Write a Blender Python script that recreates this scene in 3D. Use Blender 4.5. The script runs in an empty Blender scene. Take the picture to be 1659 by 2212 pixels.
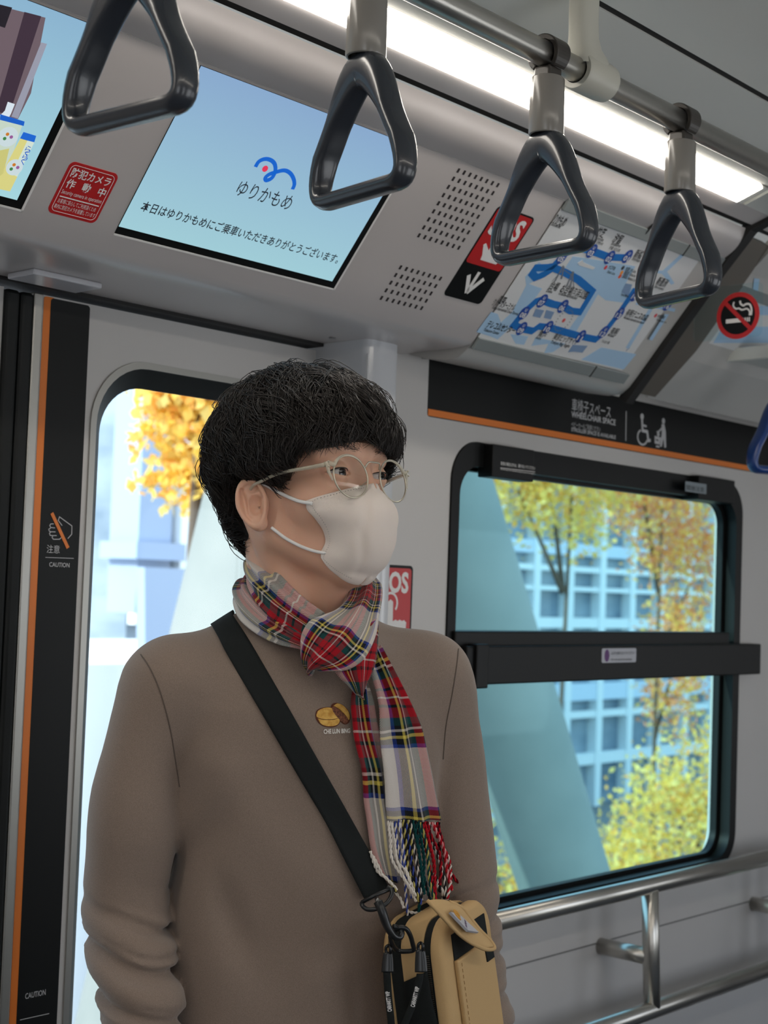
import bpy, bmesh, math, random
import numpy as np
from mathutils import Vector, Matrix
random.seed(7); RNG = np.random.default_rng(7)
SC = bpy.context.scene
COL = SC.collection
# ------------------------------------------------------------------ camera
# solved from the photograph's own vanishing points: +X along the train, +Y to the wall, +Z up (metres)
FPX, CX, CY = 3200.0, 829.5, 1106.0
_X = np.array([2870., -270., -FPX]); _X /= np.linalg.norm(_X)
_t = FPX * FPX / (270 - 103.3)
_Z = np.array([.036 * _t, _t, -FPX]); _Z /= np.linalg.norm(_Z)
_Z -= _X * _Z.dot(_X); _Z /= np.linalg.norm(_Z)
_Y = np.cross(_Z, _X)
RM = np.array([_X, _Y, _Z])
CAMP = np.array([0., 0., 1.5])
cam = bpy.data.cameras.new('camera')
cam_o = bpy.data.objects.new('camera', cam); COL.objects.link(cam_o)
M4 = Matrix([list(RM[i]) + [CAMP[i]] for i in range(3)] + [[0, 0, 0, 1]])
cam_o.matrix_world = M4
cam.sensor_fit = 'HORIZONTAL'; cam.sensor_width = 36.0
cam.lens = FPX / 1659.0 * 36.0
cam.clip_start = 0.02; cam.clip_end = 500
cam.dof.use_dof = True; cam.dof.focus_distance = 1.72
cam.dof.aperture_fstop = (cam.lens / 1000.0) / 0.0060
SC.camera = cam_o
# ------------------------------------------------------------------ world, sun, exposure
SC.view_settings.view_transform = 'Standard'; SC.view_settings.look = 'None'
SC.view_settings.gamma = 1.0; SC.view_settings.use_curve_mapping = False
SC.view_settings.exposure = 0.42
EXPK = 2 ** 0.42
w = bpy.data.worlds.new('sky'); SC.world = w; w.use_nodes = True
wn = w.node_tree; wn.nodes.clear()
wo = wn.nodes.new('ShaderNodeOutputWorld'); wb = wn.nodes.new('ShaderNodeBackground')
tc = wn.nodes.new('ShaderNodeTexCoord'); sx = wn.nodes.new('ShaderNodeSeparateXYZ'); cr = wn.nodes.new('ShaderNodeValToRGB')
wn.links.new(tc.outputs['Generated'], sx.inputs[0]); wn.links.new(sx.outputs['Z'], cr.inputs[0])
cr.color_ramp.elements[0].position = 0.0; cr.color_ramp.elements[0].color = (.90, .93, .96, 1)
cr.color_ramp.elements[1].position = 0.6; cr.color_ramp.elements[1].color = (.58, .72, .95, 1)
wn.links.new(cr.outputs[0], wb.inputs[0]); wb.inputs[1].default_value = 1.9
wn.links.new(wb.outputs[0], wo.inputs[0])
sun = bpy.data.lights.new('sun', 'SUN'); sun.energy = 4.5; sun.angle = math.radians(1.0); sun.color = (1, .93, .82)
sun_o = bpy.data.objects.new('sun', sun); COL.objects.link(sun_o)
sun_o.rotation_euler = Vector((0.9, -0.14, -0.5)).to_track_quat('-Z', 'Y').to_euler()
SC.cycles.use_denoising = True
SC.cycles.max_bounces = 7; SC.cycles.diffuse_bounces = 4; SC.cycles.glossy_bounces = 4
SC.cycles.transmission_bounces = 6; SC.cycles.transparent_max_bounces = 12
SC.cycles.sample_clamp_indirect = 6.0
SC.cycles.caustics_reflective = False; SC.cycles.caustics_refractive = False

# ------------------------------------------------------------------ helpers
def ray(px, py):
    return RM @ (np.array([px - CX, -(py - CY), -FPX]) / FPX)
def on(ax, val, px, py):
    r = ray(px, py); s = (val - CAMP[ax]) / r[ax]
    return CAMP + s * r
def deep(d, px, py):
    return CAMP + d * ray(px, py)
def srgb(r, g, b):
    f = lambda c: (c / 255 / 12.92) if c / 255 <= .04045 else ((c / 255 + .055) / 1.055) ** 2.4
    return (f(r), f(g), f(b), 1.0)
MATS = {}
def mat(name, col=(.5, .5, .5, 1), rough=.5, metal=0.0, emit=0.0, emitcol=None, spec=.5, bump=None, coat=0.0, sheen=0.0, trans=0.0, sss=0.0):
    if name in MATS: return MATS[name]
    m = bpy.data.materials.new(name); m.use_nodes = True; MATS[name] = m
    nt = m.node_tree; b = nt.nodes['Principled BSDF']
    b.inputs['Base Color'].default_value = col; b.inputs['Roughness'].default_value = rough
    b.inputs['Metallic'].default_value = metal; b.inputs['Specular IOR Level'].default_value = spec
    b.inputs['Coat Weight'].default_value = coat; b.inputs['Sheen Weight'].default_value = sheen
    b.inputs['Transmission Weight'].default_value = trans
    if sss:
        b.inputs['Subsurface Weight'].default_value = sss; b.inputs['Subsurface Radius'].default_value = (1, .35, .18)
        b.inputs['Subsurface Scale'].default_value = .008
    if emit:
        b.inputs['Emission Color'].default_value = emitcol or col; b.inputs['Emission Strength'].default_value = emit
    if bump:
        tcn = nt.nodes.new('ShaderNodeTexCoord'); n = nt.nodes.new('ShaderNodeTexNoise')
        n.inputs['Scale'].default_value = bump[0]; n.inputs['Detail'].default_value = 3
        bp = nt.nodes.new('ShaderNodeBump'); bp.inputs['Strength'].default_value = bump[1]; bp.inputs['Distance'].default_value = .001
        nt.links.new(tcn.outputs['Object'], n.inputs['Vector']); nt.links.new(n.outputs['Fac'], bp.inputs['Height'])
        nt.links.new(bp.outputs['Normal'], b.inputs['Normal'])
    return m
def noisecol(m, c1, c2, scale=5, stretch=(1, 1, 1), detail=4):
    nt = m.node_tree; b = nt.nodes['Principled BSDF']
    t = nt.nodes.new('ShaderNodeTexCoord'); mp = nt.nodes.new('ShaderNodeMapping'); mp.inputs['Scale'].default_value = stretch
    n = nt.nodes.new('ShaderNodeTexNoise'); n.inputs['Scale'].default_value = scale; n.inputs['Detail'].default_value = detail
    r = nt.nodes.new('ShaderNodeValToRGB'); r.color_ramp.elements[0].position = .3; r.color_ramp.elements[1].position = .7
    r.color_ramp.elements[0].color = c1; r.color_ramp.elements[1].color = c2
    nt.links.new(t.outputs['Object'], mp.inputs[0]); nt.links.new(mp.outputs[0], n.inputs['Vector'])
    nt.links.new(n.outputs['Fac'], r.inputs[0]); nt.links.new(r.outputs[0], b.inputs['Base Color'])
    return m
def link(o, parent=None):
    COL.objects.link(o)
    if parent is not None: o.parent = parent
    return o
def setp(o, label=None, cat=None, group=None, kind=None):
    if label: o['label'] = label
    if cat: o['category'] = cat
    if group: o['group'] = group
    if kind: o['kind'] = kind
    return o
def empty(name, loc, label=None, cat=None, group=None):
    o = bpy.data.objects.new(name, None); COL.objects.link(o); o.location = loc
    o.empty_display_size = .05
    return setp(o, label, cat, group)
def inv(parent):
    """parents are unrotated empties or meshes at a location: children meshes are given in world coordinates"""
    p = np.zeros(3)
    while parent is not None:
        p = p + np.array(parent.location); parent = parent.parent
    return p
def mesh(name, verts, faces, m, parent=None, smooth=False, uv=None):
    me = bpy.data.meshes.new(name)
    v = np.asarray(verts, dtype=float).reshape(-1, 3) - inv(parent)
    me.from_pydata(v.tolist(), [], [tuple(int(i) for i in f) for f in faces])
    if uv is not None:
        l = me.uv_layers.new(name='UVMap')
        li = np.zeros(len(me.loops), dtype=np.int64); me.loops.foreach_get('vertex_index', li)
        l.data.foreach_set('uv', np.asarray(uv, dtype=np.float32)[li].ravel())
    me.update()
    if smooth: me.shade_smooth()
    if m is not None: me.materials.append(m)
    return link(bpy.data.objects.new(name, me), parent)
def fixn(o):
    bm = bmesh.new(); bm.from_mesh(o.data); bmesh.ops.recalc_face_normals(bm, faces=bm.faces); bm.to_mesh(o.data); bm.free(); return o
class MB:
    def __init__(s): s.v = []; s.f = []
    def add(s, v, f):
        n = len(s.v); s.v += [tuple(map(float, p)) for p in v]; s.f += [tuple(i + n for i in q) for q in f]; return s
    def box(s, x, y, z):
        v = [(a, b, c) for a in x for b in y for c in z]
        return s.add(v, [(0, 1, 3, 2), (4, 6, 7, 5), (0, 4, 5, 1), (2, 3, 7, 6), (0, 2, 6, 4), (1, 5, 7, 3)])
    def tube(s, pts, r, n=16, cap=True):
        P = np.asarray(pts, float); k = len(P)
        R = np.broadcast_to(np.asarray(r, float), (k,))
        T = np.gradient(P, axis=0); T /= np.linalg.norm(T, axis=1)[:, None] + 1e-12
        a = np.array([0, 0, 1.]) if abs(T[0][2]) < .9 else np.array([1., 0, 0])
        v = []; u = np.cross(T[0], a); u /= np.linalg.norm(u)
        for i in range(k):
            u = u - T[i] * u.dot(T[i]); u /= np.linalg.norm(u); w_ = np.cross(T[i], u)
            for j in range(n):
                an = 2 * math.pi * j / n; v.append(P[i] + R[i] * (math.cos(an) * u + math.sin(an) * w_))
        f = [(i * n + j, i * n + (j + 1) % n, (i + 1) * n + (j + 1) % n, (i + 1) * n + j) for i in range(k - 1) for j in range(n)]
        if cap: f += [tuple(range(n))[::-1], tuple(range((k - 1) * n, k * n))]
        return s.add(v, f)
    def build(s, name, m, parent=None, smooth=False, bevel=0, auto=None):
        o = mesh(name, s.v, s.f, m, parent, smooth); fixn(o)
        if bevel:
            b = o.modifiers.new('bevel', 'BEVEL'); b.width = bevel; b.segments = 3; b.limit_method = 'ANGLE'; b.angle_limit = .6
        if auto: sharp(o, auto)
        return o
def sharp(o, ang=40):
    """smooth shading that keeps edges over ang degrees crisp"""
    me = o.data; me.shade_smooth(); bm = bmesh.new(); bm.from_mesh(me)
    for e in bm.edges:
        if len(e.link_faces) == 2 and e.calc_face_angle(0) > math.radians(ang): e.smooth = False
    bm.to_mesh(me); bm.free(); return o
def prof(name, pts, x0, x1, m, parent=None, thick=None, smooth=False, nx=1):
    """a (y, z) profile run along the train; closed when thick is None, else an open sheet thickened outwards"""
    P = np.array(pts, float)
    if thick is not None:
        T = np.gradient(P, axis=0); T /= np.linalg.norm(T, axis=1)[:, None]; N = np.stack([T[:, 1], -T[:, 0]], 1)
        Q = P + N * thick; P = np.vstack([P, Q[::-1]])
    n = len(P); v = [(x0, a, b) for a, b in P] + [(x1, a, b) for a, b in P]
    f = [(i, (i + 1) % n, (i + 1) % n + n, i + n) for i in range(n)] + [tuple(range(n))[::-1], tuple(range(n, 2 * n))]
    o = mesh(name, v, f, m, parent); bm = bmesh.new(); bm.from_mesh(o.data)
    bmesh.ops.recalc_face_normals(bm, faces=bm.faces)
    bmesh.ops.triangulate(bm, faces=[q for q in bm.faces if len(q.verts) > 4]); bm.to_mesh(o.data); bm.free()
    if smooth: sharp(o, 35)
    return o
def rrect(x0, x1, y0, y1, r, n=10):
    r = min(r, (x1 - x0) / 2 - 1e-6, (y1 - y0) / 2 - 1e-6); out = []
    for cx_, cy_, a0 in ((x1 - r, y1 - r, 0), (x0 + r, y1 - r, 90), (x0 + r, y0 + r, 180), (x1 - r, y0 + r, 270)):
        for k in range(n + 1):
            a = math.radians(a0 + 90 * k / n); out.append((cx_ + r * math.cos(a), cy_ + r * math.sin(a)))
    return out
class Frame:
    """a flat surface of the car: a along ex, b along ey, h out of the surface"""
    def __init__(s, o, ex, ey):
        s.o = np.array(o, float); s.ex = np.array(ex, float); s.ey = np.array(ey, float)
        s.ex /= np.linalg.norm(s.ex); s.ey /= np.linalg.norm(s.ey); s.n = np.cross(s.ex, s.ey)
    def w(s, a, b, h=0): return s.o + s.ex * a + s.ey * b + s.n * h
    def px(s, x, y, h=0):
        r = ray(x, y); q = s.o + s.n * h; t = s.n.dot(q - CAMP) / s.n.dot(r); p = CAMP + t * r - s.o
        return (p.dot(s.ex), p.dot(s.ey))
    def pxs(s, pts): return [s.px(*p) for p in pts]
def plate(name, fr, poly, h0, h1, m, parent=None, bevel=0):
    """a 2-D outline on a frame raised from h0 to h1"""
    n = len(poly); v = [fr.w(a, b, h1) for a, b in poly] + [fr.w(a, b, h0) for a, b in poly]
    f = [tuple(range(n))] + [(i, i + n, (i + 1) % n + n, (i + 1) % n) for i in range(n)] + [tuple(range(2 * n - 1, n - 1, -1))]
    o = mesh(name, v, f, m, parent); bm = bmesh.new(); bm.from_mesh(o.data)
    bmesh.ops.recalc_face_normals(bm, faces=bm.faces)
    bmesh.ops.triangulate(bm, faces=[q for q in bm.faces if len(q.verts) > 4]); bm.to_mesh(o.data); bm.free()
    if bevel:
        b_ = o.modifiers.new('bevel', 'BEVEL'); b_.width = bevel; b_.segments = 2; b_.limit_method = 'ANGLE'; b_.angle_limit = .9
    return o
def ring(name, fr, outer, inner, h0, h1, m, parent=None):
    """frame between two outlines that have the same number of points"""
    n = len(outer); v = []
    for pl, h in ((outer, h1), (inner, h1), (inner, h0), (outer, h0)): v += [fr.w(a, b, h) for a, b in pl]
    f = []
    for k in range(4):
        for i in range(n):
            j = (i + 1) % n; a, b = k * n, ((k + 1) % 4) * n; f.append((a + i, a + j, b + j, b + i))
    return sharp(fixn(mesh(name, v, f, m, parent)), 40)
def stroke(fr, pts, wdt, closed=False):
    """a flat band along a 2-D path, returned as quads"""
    P = np.array(pts, float)
    if closed: P = np.vstack([P, P[:1]])
    T = np.gradient(P, axis=0)
    for i in range(1, len(P) - 1):
        a = P[i] - P[i - 1]; b = P[i + 1] - P[i]; T[i] = a / (np.linalg.norm(a) + 1e-9) + b / (np.linalg.norm(b) + 1e-9)
    if closed: T[0] = T[-1] = T[0] + T[-1]
    T /= np.linalg.norm(T, axis=1)[:, None] + 1e-12
    N = np.stack([-T[:, 1], T[:, 0]], 1); sc = np.ones(len(P))
    for i in range(1, len(P) - 1):
        a = (P[i] - P[i - 1]) / (np.linalg.norm(P[i] - P[i - 1]) + 1e-9); sc[i] = 1 / max(.5, abs(a.dot(T[i])))
    W_ = np.broadcast_to(np.asarray(wdt, float), (len(P),))
    return P + N * (W_ * sc)[:, None] / 2, P - N * (W_ * sc)[:, None] / 2
def band(name, fr, paths, h0, h1, m, parent=None):
    """several strokes (points, width, closed) on one surface as one printed mark"""
    b = MB()
    for pts, wdt, cl in paths:
        L, R_ = stroke(fr, pts, wdt, cl); n = len(L)
        v = [fr.w(*p, h1) for p in L] + [fr.w(*p, h1) for p in R_] + [fr.w(*p, h0) for p in L] + [fr.w(*p, h0) for p in R_]
        f = []
        for i in range(n - 1):
            f += [(i, i + 1, n + i + 1, n + i), (i, 2 * n + i, 2 * n + i + 1, i + 1), (n + i, n + i + 1, 3 * n + i + 1, 3 * n + i)]
        b.add(v, f)
    return b.build(name, m, parent)
_FONT = {}
def text(name, fr, s, a, b, size, m, parent=None, h=.0004, bold=0.0, width=None, rot=0.0, align='LEFT', shear=0.0, sx=1.0):
    """lettering printed on a surface: lower-left corner (a, b), size = capital height * 1.37"""
    c = bpy.data.curves.new(name, 'FONT'); c.body = s; c.size = size; c.offset = bold * size; c.shear = shear
    c.align_x = align; c.extrude = 0.0; c.resolution_u = 3
    o = bpy.data.objects.new(name, c); COL.objects.link(o)
    dg = bpy.context.evaluated_depsgraph_get(); me = bpy.data.meshes.new_from_object(o.evaluated_get(dg))
    COL.objects.unlink(o); bpy.data.objects.remove(o); bpy.data.curves.remove(c)
    n = len(me.vertices)
    if n == 0: return None
    co = np.zeros(n * 3); me.vertices.foreach_get('co', co); co = co.reshape(-1, 3)
    co[:, 0] *= sx
    if width:
        w0 = co[:, 0].max() - co[:, 0].min(); co[:, 0] = (co[:, 0] - co[:, 0].min()) * width / w0
    cr_, sr_ = math.cos(rot), math.sin(rot)
    x = a + co[:, 0] * cr_ - co[:, 1] * sr_; y = b + co[:, 0] * sr_ + co[:, 1] * cr_
    W_ = fr.o[None] + np.outer(x, fr.ex) + np.outer(y, fr.ey) + fr.n[None] * h - inv(parent)[None]
    me.vertices.foreach_set('co', W_.ravel()); me.update(); me.materials.clear(); me.materials.append(m)
    me.name = name
    return link(bpy.data.objects.new(name, me), parent)
def catmull(P, n):
    P = np.asarray(P, float); k = len(P); E_ = np.vstack([2 * P[0] - P[1], P, 2 * P[-1] - P[-2]]); out = []
    for t in np.linspace(0, k - 1, n):
        i = min(int(t), k - 2); u = t - i; a, b, c, d = E_[i:i + 4]
        out.append(.5 * ((2 * b) + (-a + c) * u + (2 * a - 5 * b + 4 * c - d) * u * u + (-a + 3 * b - 3 * c + d) * u ** 3))
    return np.array(out)
# ------------------------------------------------------------------ materials of the car
WHITE = noisecol(mat('white_panel', srgb(196, 193, 190), .38, spec=.4, bump=(900, .06)), srgb(194, 191, 188), srgb(199, 197, 195), 2.0)
HEAD = mat('header_panel', srgb(188, 182, 180), .27, spec=.5, bump=(900, .05))
CEIL = mat('ceiling_panel', srgb(204, 205, 200), .42, bump=(700, .05))
PILL = mat('gloss_pillar', srgb(200, 202, 206), .12, spec=.6)
STEEL = mat('brushed_steel', srgb(196, 192, 184), .30, metal=1.0, bump=(500, .1))
ALU = mat('aluminium_trim', srgb(176, 174, 168), .35, metal=.9)
RUBBER = mat('black_rubber', srgb(15, 18, 18), .5, spec=.3)
BLACK = mat('gloss_black_film', srgb(12, 14, 14), .42, spec=.25)
BFRAME = mat('black_frame', srgb(7, 8, 8), .45, spec=.3)
ORANGE = mat('orange_film', srgb(226, 122, 38), .4)
GAP = mat('dark_gap', srgb(26, 25, 25), .7)
FLOOR = noisecol(mat('floor_vinyl', srgb(70, 72, 76), .5), srgb(62, 64, 68), srgb(86, 88, 92), 160)
LEDM = mat('led_panel', (1, 1, 1, 1), .4, emit=10.0, emitcol=(1, .93, .83, 1))
BROWN = mat('gangway_trim', srgb(98, 92, 84), .5)
def glassmat(name, tint, refl=.06):
    m = bpy.data.materials.new(name); m.use_nodes = True; nt = m.node_tree; nt.nodes.clear()
    o = nt.nodes.new('ShaderNodeOutputMaterial'); t = nt.nodes.new('ShaderNodeBsdfTransparent'); t.inputs[0].default_value = tint
    g = nt.nodes.new('ShaderNodeBsdfGlossy'); g.inputs['Roughness'].default_value = .02
    fr = nt.nodes.new('ShaderNodeFresnel'); fr.inputs[0].default_value = 1.45
    mx = nt.nodes.new('ShaderNodeMixShader'); mu = nt.nodes.new('ShaderNodeMath'); mu.operation = 'MULTIPLY'; mu.inputs[1].default_value = refl * 10
    nt.links.new(fr.outputs[0], mu.inputs[0]); nt.links.new(mu.outputs[0], mx.inputs[0]); nt.links.new(t.outputs[0], mx.inputs[1]); nt.links.new(g.outputs[0], mx.inputs[2])
    nt.links.new(mx.outputs[0], o.inputs[0]); return m
GTEAL = glassmat("teal_tinted_glass", (.60, .81, .84, 1), .003)
GCLEAR = glassmat('clear_glass', (.92, .98, .99, 1), .012)

WALLF = Frame((0, 1.68, 0), (1, 0, 0), (0, 0, 1))
DOORF = Frame((0, 1.74, 0), (1, 0, 0), (0, 0, 1))
FASF = Frame((0, 1.50, 1.94), (1, 0, 0), (0, -.15, .18))
def st(o, kind='structure'): o['kind'] = kind; return o
# ------------------------------------------------------------------ car shell
st(MB().box((-2.5, 6), (-.72, 1.9), (-.06, 0)).build('floor', FLOOR))
# right-hand (photo side) wall with its window opening
wx0, wx1, wz0, wz1 = 2.045, 3.115, .90, 1.775
st(ring('wall_right', WALLF, rrect(1.80, 6.0, 0, 2.02, .0001), rrect(wx0, wx1, wz0, wz1, .075), -.07, 0, WHITE))
st(MB().box((-2.5, .52), (1.68, 1.80), (0, 1.905)).build('wall_door_side', WHITE))
# groove across the lower panel
st(plate('trim_1', WALLF, [(1.85, .8015), (3.4, .8015), (3.4, .8045), (1.85, .8045)], 0, .0004, mat('seam_grey', srgb(110, 108, 106), .6)))
st(plate('trim_2', WALLF, [(3.335, 0), (3.40, 0), (3.40, 1.30), (3.335, 1.30)], 0, .012, BFRAME))
# pillar between door and window
pil = MB()
pp = [(1.752, 1.80), (1.752, 1.635), (1.755, 1.625), (1.765, 1.620), (1.815, 1.620), (1.825, 1.6225), (1.829, 1.632), (1.829, 1.69), (1.829, 1.80)]
n = len(pp); pil.add([(x, y, 0) for x, y in pp] + [(x, y, 1.905) for x, y in pp], [(i, (i + 1) % n, (i + 1) % n + n, i + n) for i in range(n)] + [tuple(range(n)), tuple(range(2 * n - 1, n - 1, -1))])
st(sharp(pil.build('wall_pillar', PILL), 50))
st(MB().box((1.7495, 1.7525), (1.618, 1.622), (.3, 1.88)).build('trim_3', mat('pillar_edge_strip', srgb(215, 215, 215), .3)))
# header box with its slanted fascia
arc = [(1.55 - .045 * math.sin(a) * 1.0, 1.905 + .045 * (1 - math.cos(a)) * .75) for a in [math.radians(k) for k in range(0, 61, 10)]]
hp = [(1.72, 1.905), (1.575, 1.905), (1.560, 1.9052), (1.546, 1.9060), (1.534, 1.9082), (1.526, 1.9117), (1.5202, 1.9157), (1.485, 1.958), (1.36, 2.108), (1.347, 2.1235)]
st(prof('wall_header', hp, -2.5, 1.90, HEAD, thick=.03, smooth=True))
# upper cove strip along the whole car
cv = [(1.346 - .046 * k / 8 - .009 * math.sin(math.pi * k / 8), 2.124 + .053 * k / 8 - .004 * math.sin(math.pi * k / 8)) for k in range(9)]
st(prof('trim_4', cv, -2.5, 2.40, HEAD, thick=.02, smooth=True))
st(prof('trim_5', [(1.302, 2.181), (1.288, 2.186)], -2.5, 6, GAP, thick=.02))
# the advert band right of the header: lower roll and back plate
lp = [(1.68, 1.910), (1.63, 1.896), (1.58, 1.888), (1.55, 1.890), (1.533, 1.902), (1.518, 1.919), (1.36, 2.107), (1.346, 2.124)]
st(prof('wall_advert_band', [(y + .004, z) for y, z in lp], 1.902, 2.40, mat('band_panel', srgb(186, 184, 180), .4), thick=.03, smooth=True))
st(prof('trim_6', [(1.545, 1.872), (1.53, 1.89), (1.35, 2.106), (1.29, 2.172), (1.20, 2.205), (1.08, 2.25)], 2.40, 2.425, GAP, thick=.02))
st(prof('trim_7', [(1.56, 1.90), (1.47, 1.985), (1.36, 2.12), (1.32, 2.172)], 2.425, 2.53, BROWN, thick=.02, smooth=True))
st(prof('wall_advert_band_far', [(1.58, 1.90), (1.49, 1.97), (1.36, 2.125), (1.30, 2.178)], 2.53, 6, mat('band_panel'), thick=.02))
for k, (xx, y0_, z0_, y1_, z1_) in enumerate([(2.134, 1.286, 2.1835, 1.352, 2.116)]):
    st(prof('trim_%d' % (8 + k), [(y0_ + .0, z0_ - .001), (1.325, 2.14), (y1_, z1_)], xx, xx + .003, GAP, thick=.004))
# ceiling
SL = Frame((0, 1.25, 2.194), (1, 0, 0), (0, -.946, .323))
def ceilside(sgn, sfx):
    Yc = .49; f = (lambda y: y) if sgn > 0 else (lambda y: 2 * Yc - y)
    od = (lambda L: L) if sgn > 0 else (lambda L: L[::-1])
    def prof(nm, pts, *a, **k): return globals()['prof'](nm, od(pts), *a, **k)
    st(prof('ceiling_light_housing' + sfx, [(f(1.288), 2.181), (f(1.254), 2.1927)], -2.5, 6, HEAD, thick=.02))
    st(prof('ceiling_slope' + sfx, [(f(1.198), 2.212), (f(1.063), 2.258)], -2.5, 6, CEIL, thick=.02))
    st(prof('ceiling_light_end' + sfx, [(f(1.254), 2.1927), (f(1.198), 2.212)], 2.31, 6, CEIL, thick=.02))
    st(prof('ceiling_seam' + sfx, [(f(1.068), 2.2600), (f(1.050), 2.2655)], -2.5, 6, GAP, thick=.02))
ceilside(1, ''); ceilside(-1, '_opposite')
st(prof('ceiling', [(1.053, 2.261), (.93, 2.28), (.80, 2.287), (.49, 2.29), (.18, 2.287), (.05, 2.28), (-.073, 2.261)], -2.5, 6, CEIL, thick=.02, smooth=True))
st(prof('wall_header_opposite', [(-.70, 1.905), (-.57, 1.905), (-.38, 2.108), (-.31, 2.181)], -2.5, 6, HEAD, thick=.03))
# opposite wall, with its own windows, behind the camera
OPF = Frame((0, -.70, 0), (-1, 0, 0), (0, 0, 1))
xs = [(-5.9, -5.0), (-4.4, -3.4), (-2.8, -1.6), (-1.0, -.7), (.2, 1.3), (1.8, 2.3)]
ed = [-6.0] + [(xs[i][1] + xs[i + 1][0]) / 2 for i in range(5)] + [2.5]
for k in range(6):
    st(ring('wall_opposite' + ('' if k == 0 else '_bay_%d' % k), OPF, rrect(ed[k], ed[k + 1], 0, 1.93, .0001), rrect(xs[k][0], xs[k][1], .85, 1.78, .08), -.06, 0, WHITE))
st(MB().box((6, 6.05), (-.72, 1.8), (0, 2.35)).build('wall_far_end', WHITE))
st(MB().box((-2.55, -2.5), (-.72, 1.8), (0, 2.35)).build('wall_near_end', WHITE))
st(MB().box((-2.5, 6), (-.9, 1.9), (2.33, 2.36)).build('ceiling_roof_skin', CEIL))
# lamp strips in the ceiling
def lamp(sgn, lab):
    Yc = .49; f = (lambda y: y) if sgn > 0 else (lambda y: 2 * Yc - y)
    e = empty('ceiling_light', (0, f(1.22), 2.2), lab, 'ceiling light')
    od = (lambda L: L) if sgn > 0 else (lambda L: L[::-1])
    def prof(nm, pts, *a, **k): return globals()['prof'](nm, od(pts), *a, **k)
    a = prof('diffuser', [(f(1.25), 2.1895), (f(1.202), 2.206)], -2.4, 2.275, LEDM, parent=e, thick=.006)
    prof('frame', [(f(1.254), 2.1925), (f(1.25), 2.194)], -2.42, 2.30, ALU, parent=e, thick=.006)
    prof('frame', [(f(1.202), 2.2105), (f(1.198), 2.212)], -2.42, 2.30, ALU, parent=e, thick=.006)
    prof('end_cap', [(f(1.254), 2.1925), (f(1.198), 2.212)], 2.275, 2.30, CEIL, parent=e, thick=.006)
lamp(1, 'long glowing white strip light in the ceiling above the grab handles')
lamp(-1, 'matching ceiling strip light on the far side of the carriage, behind the viewer')

# ------------------------------------------------------------------ door
def door_leaf(nm, x0, x1, wx, parent=None):
    d = empty(nm, ((x0 + x1) / 2, 1.74, 0)); d['kind'] = 'structure'
    ring('door_leaf', DOORF, rrect(x0, x1, .01, 1.895, .0001), rrect(wx[0], wx[1], .72, 1.825, .10), -.035, 0, WHITE, d)
    O_ = rrect(wx[0], wx[1], .72, 1.825, .10); A = rrect(wx[0] + .010, wx[1] - .010, .73, 1.815, .092)
    B = rrect(wx[0] + .034, wx[1] - .034, .753, 1.788, .075)
    ring('window_trim', DOORF, O_, A, -.02, .003, ALU, d)
    v = [DOORF.w(a, b, .0005) for a, b in A] + [DOORF.w(a, b, -.022) for a, b in B]; nn = len(A)
    sharp(mesh('window_seal', v, [(i, (i + 1) % nn, (i + 1) % nn + nn, i + nn) for i in range(nn)], RUBBER, d), 40)
    plate('glass', DOORF, B, -.026, -.022, GCLEAR, d)
    return d
d1 = door_leaf('door_1', 1.200, 1.752, (1.296, 1.690))
plate('orange_strip', DOORF, rrect(1.2075, 1.226, .05, 1.8935, .004)[:], 0, .0006, ORANGE, d1)
plate('black_strip', DOORF, rrect(1.2190, 1.2865, .05, 1.8925, .005), .0003, .0010, BLACK, d1)
MB().box((1.1875, 1.2025), (1.733, 1.775), (.01, 1.895)).build('edge_rail', ALU, d1, bevel=.002)
MB().box((1.1660, 1.1875), (1.732, 1.77), (.01, 1.893)).build('rubber_seal', RUBBER, d1, bevel=.006)
d2 = door_leaf('door_2', .60, 1.142, (.66, 1.054))
MB().box((1.142, 1.165), (1.732, 1.77), (.01, 1.893)).build('rubber_seal', RUBBER, d2, bevel=.006)
st(MB().box((.5, 1.76), (1.722, 1.80), (1.900, 1.93)).build('trim_12', GAP))
st(MB().box((.5, .60), (1.70, 1.80), (0, 1.905)).build('trim_13', WHITE))
g = MB().box((1.12, 1.232), (1.64, 1.70), (1.897, 1.905)).build('door_guide', mat('guide_white', srgb(200, 200, 205), .3), bevel=.002)
setp(g, 'thin pale guide plate under the header above the door seam', 'plate')
for i, (bx, by) in enumerate([(718, 729), (918, 772)]):
    p = on(2, 1.905, bx, by)
    s_ = MB(); s_.tube([p + np.array([0, 0, .002]), p - np.array([0, 0, .002])], [.006, .006], 20)
    o = s_.build('screw_cover', mat('screw_grey', srgb(120, 118, 118), .4)); 
    setp(o, ['small round screw cover under the header, left of the pillar', 'small round screw cover under the header, right of the pillar'][i], 'screw', 'screw covers under the header')
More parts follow.
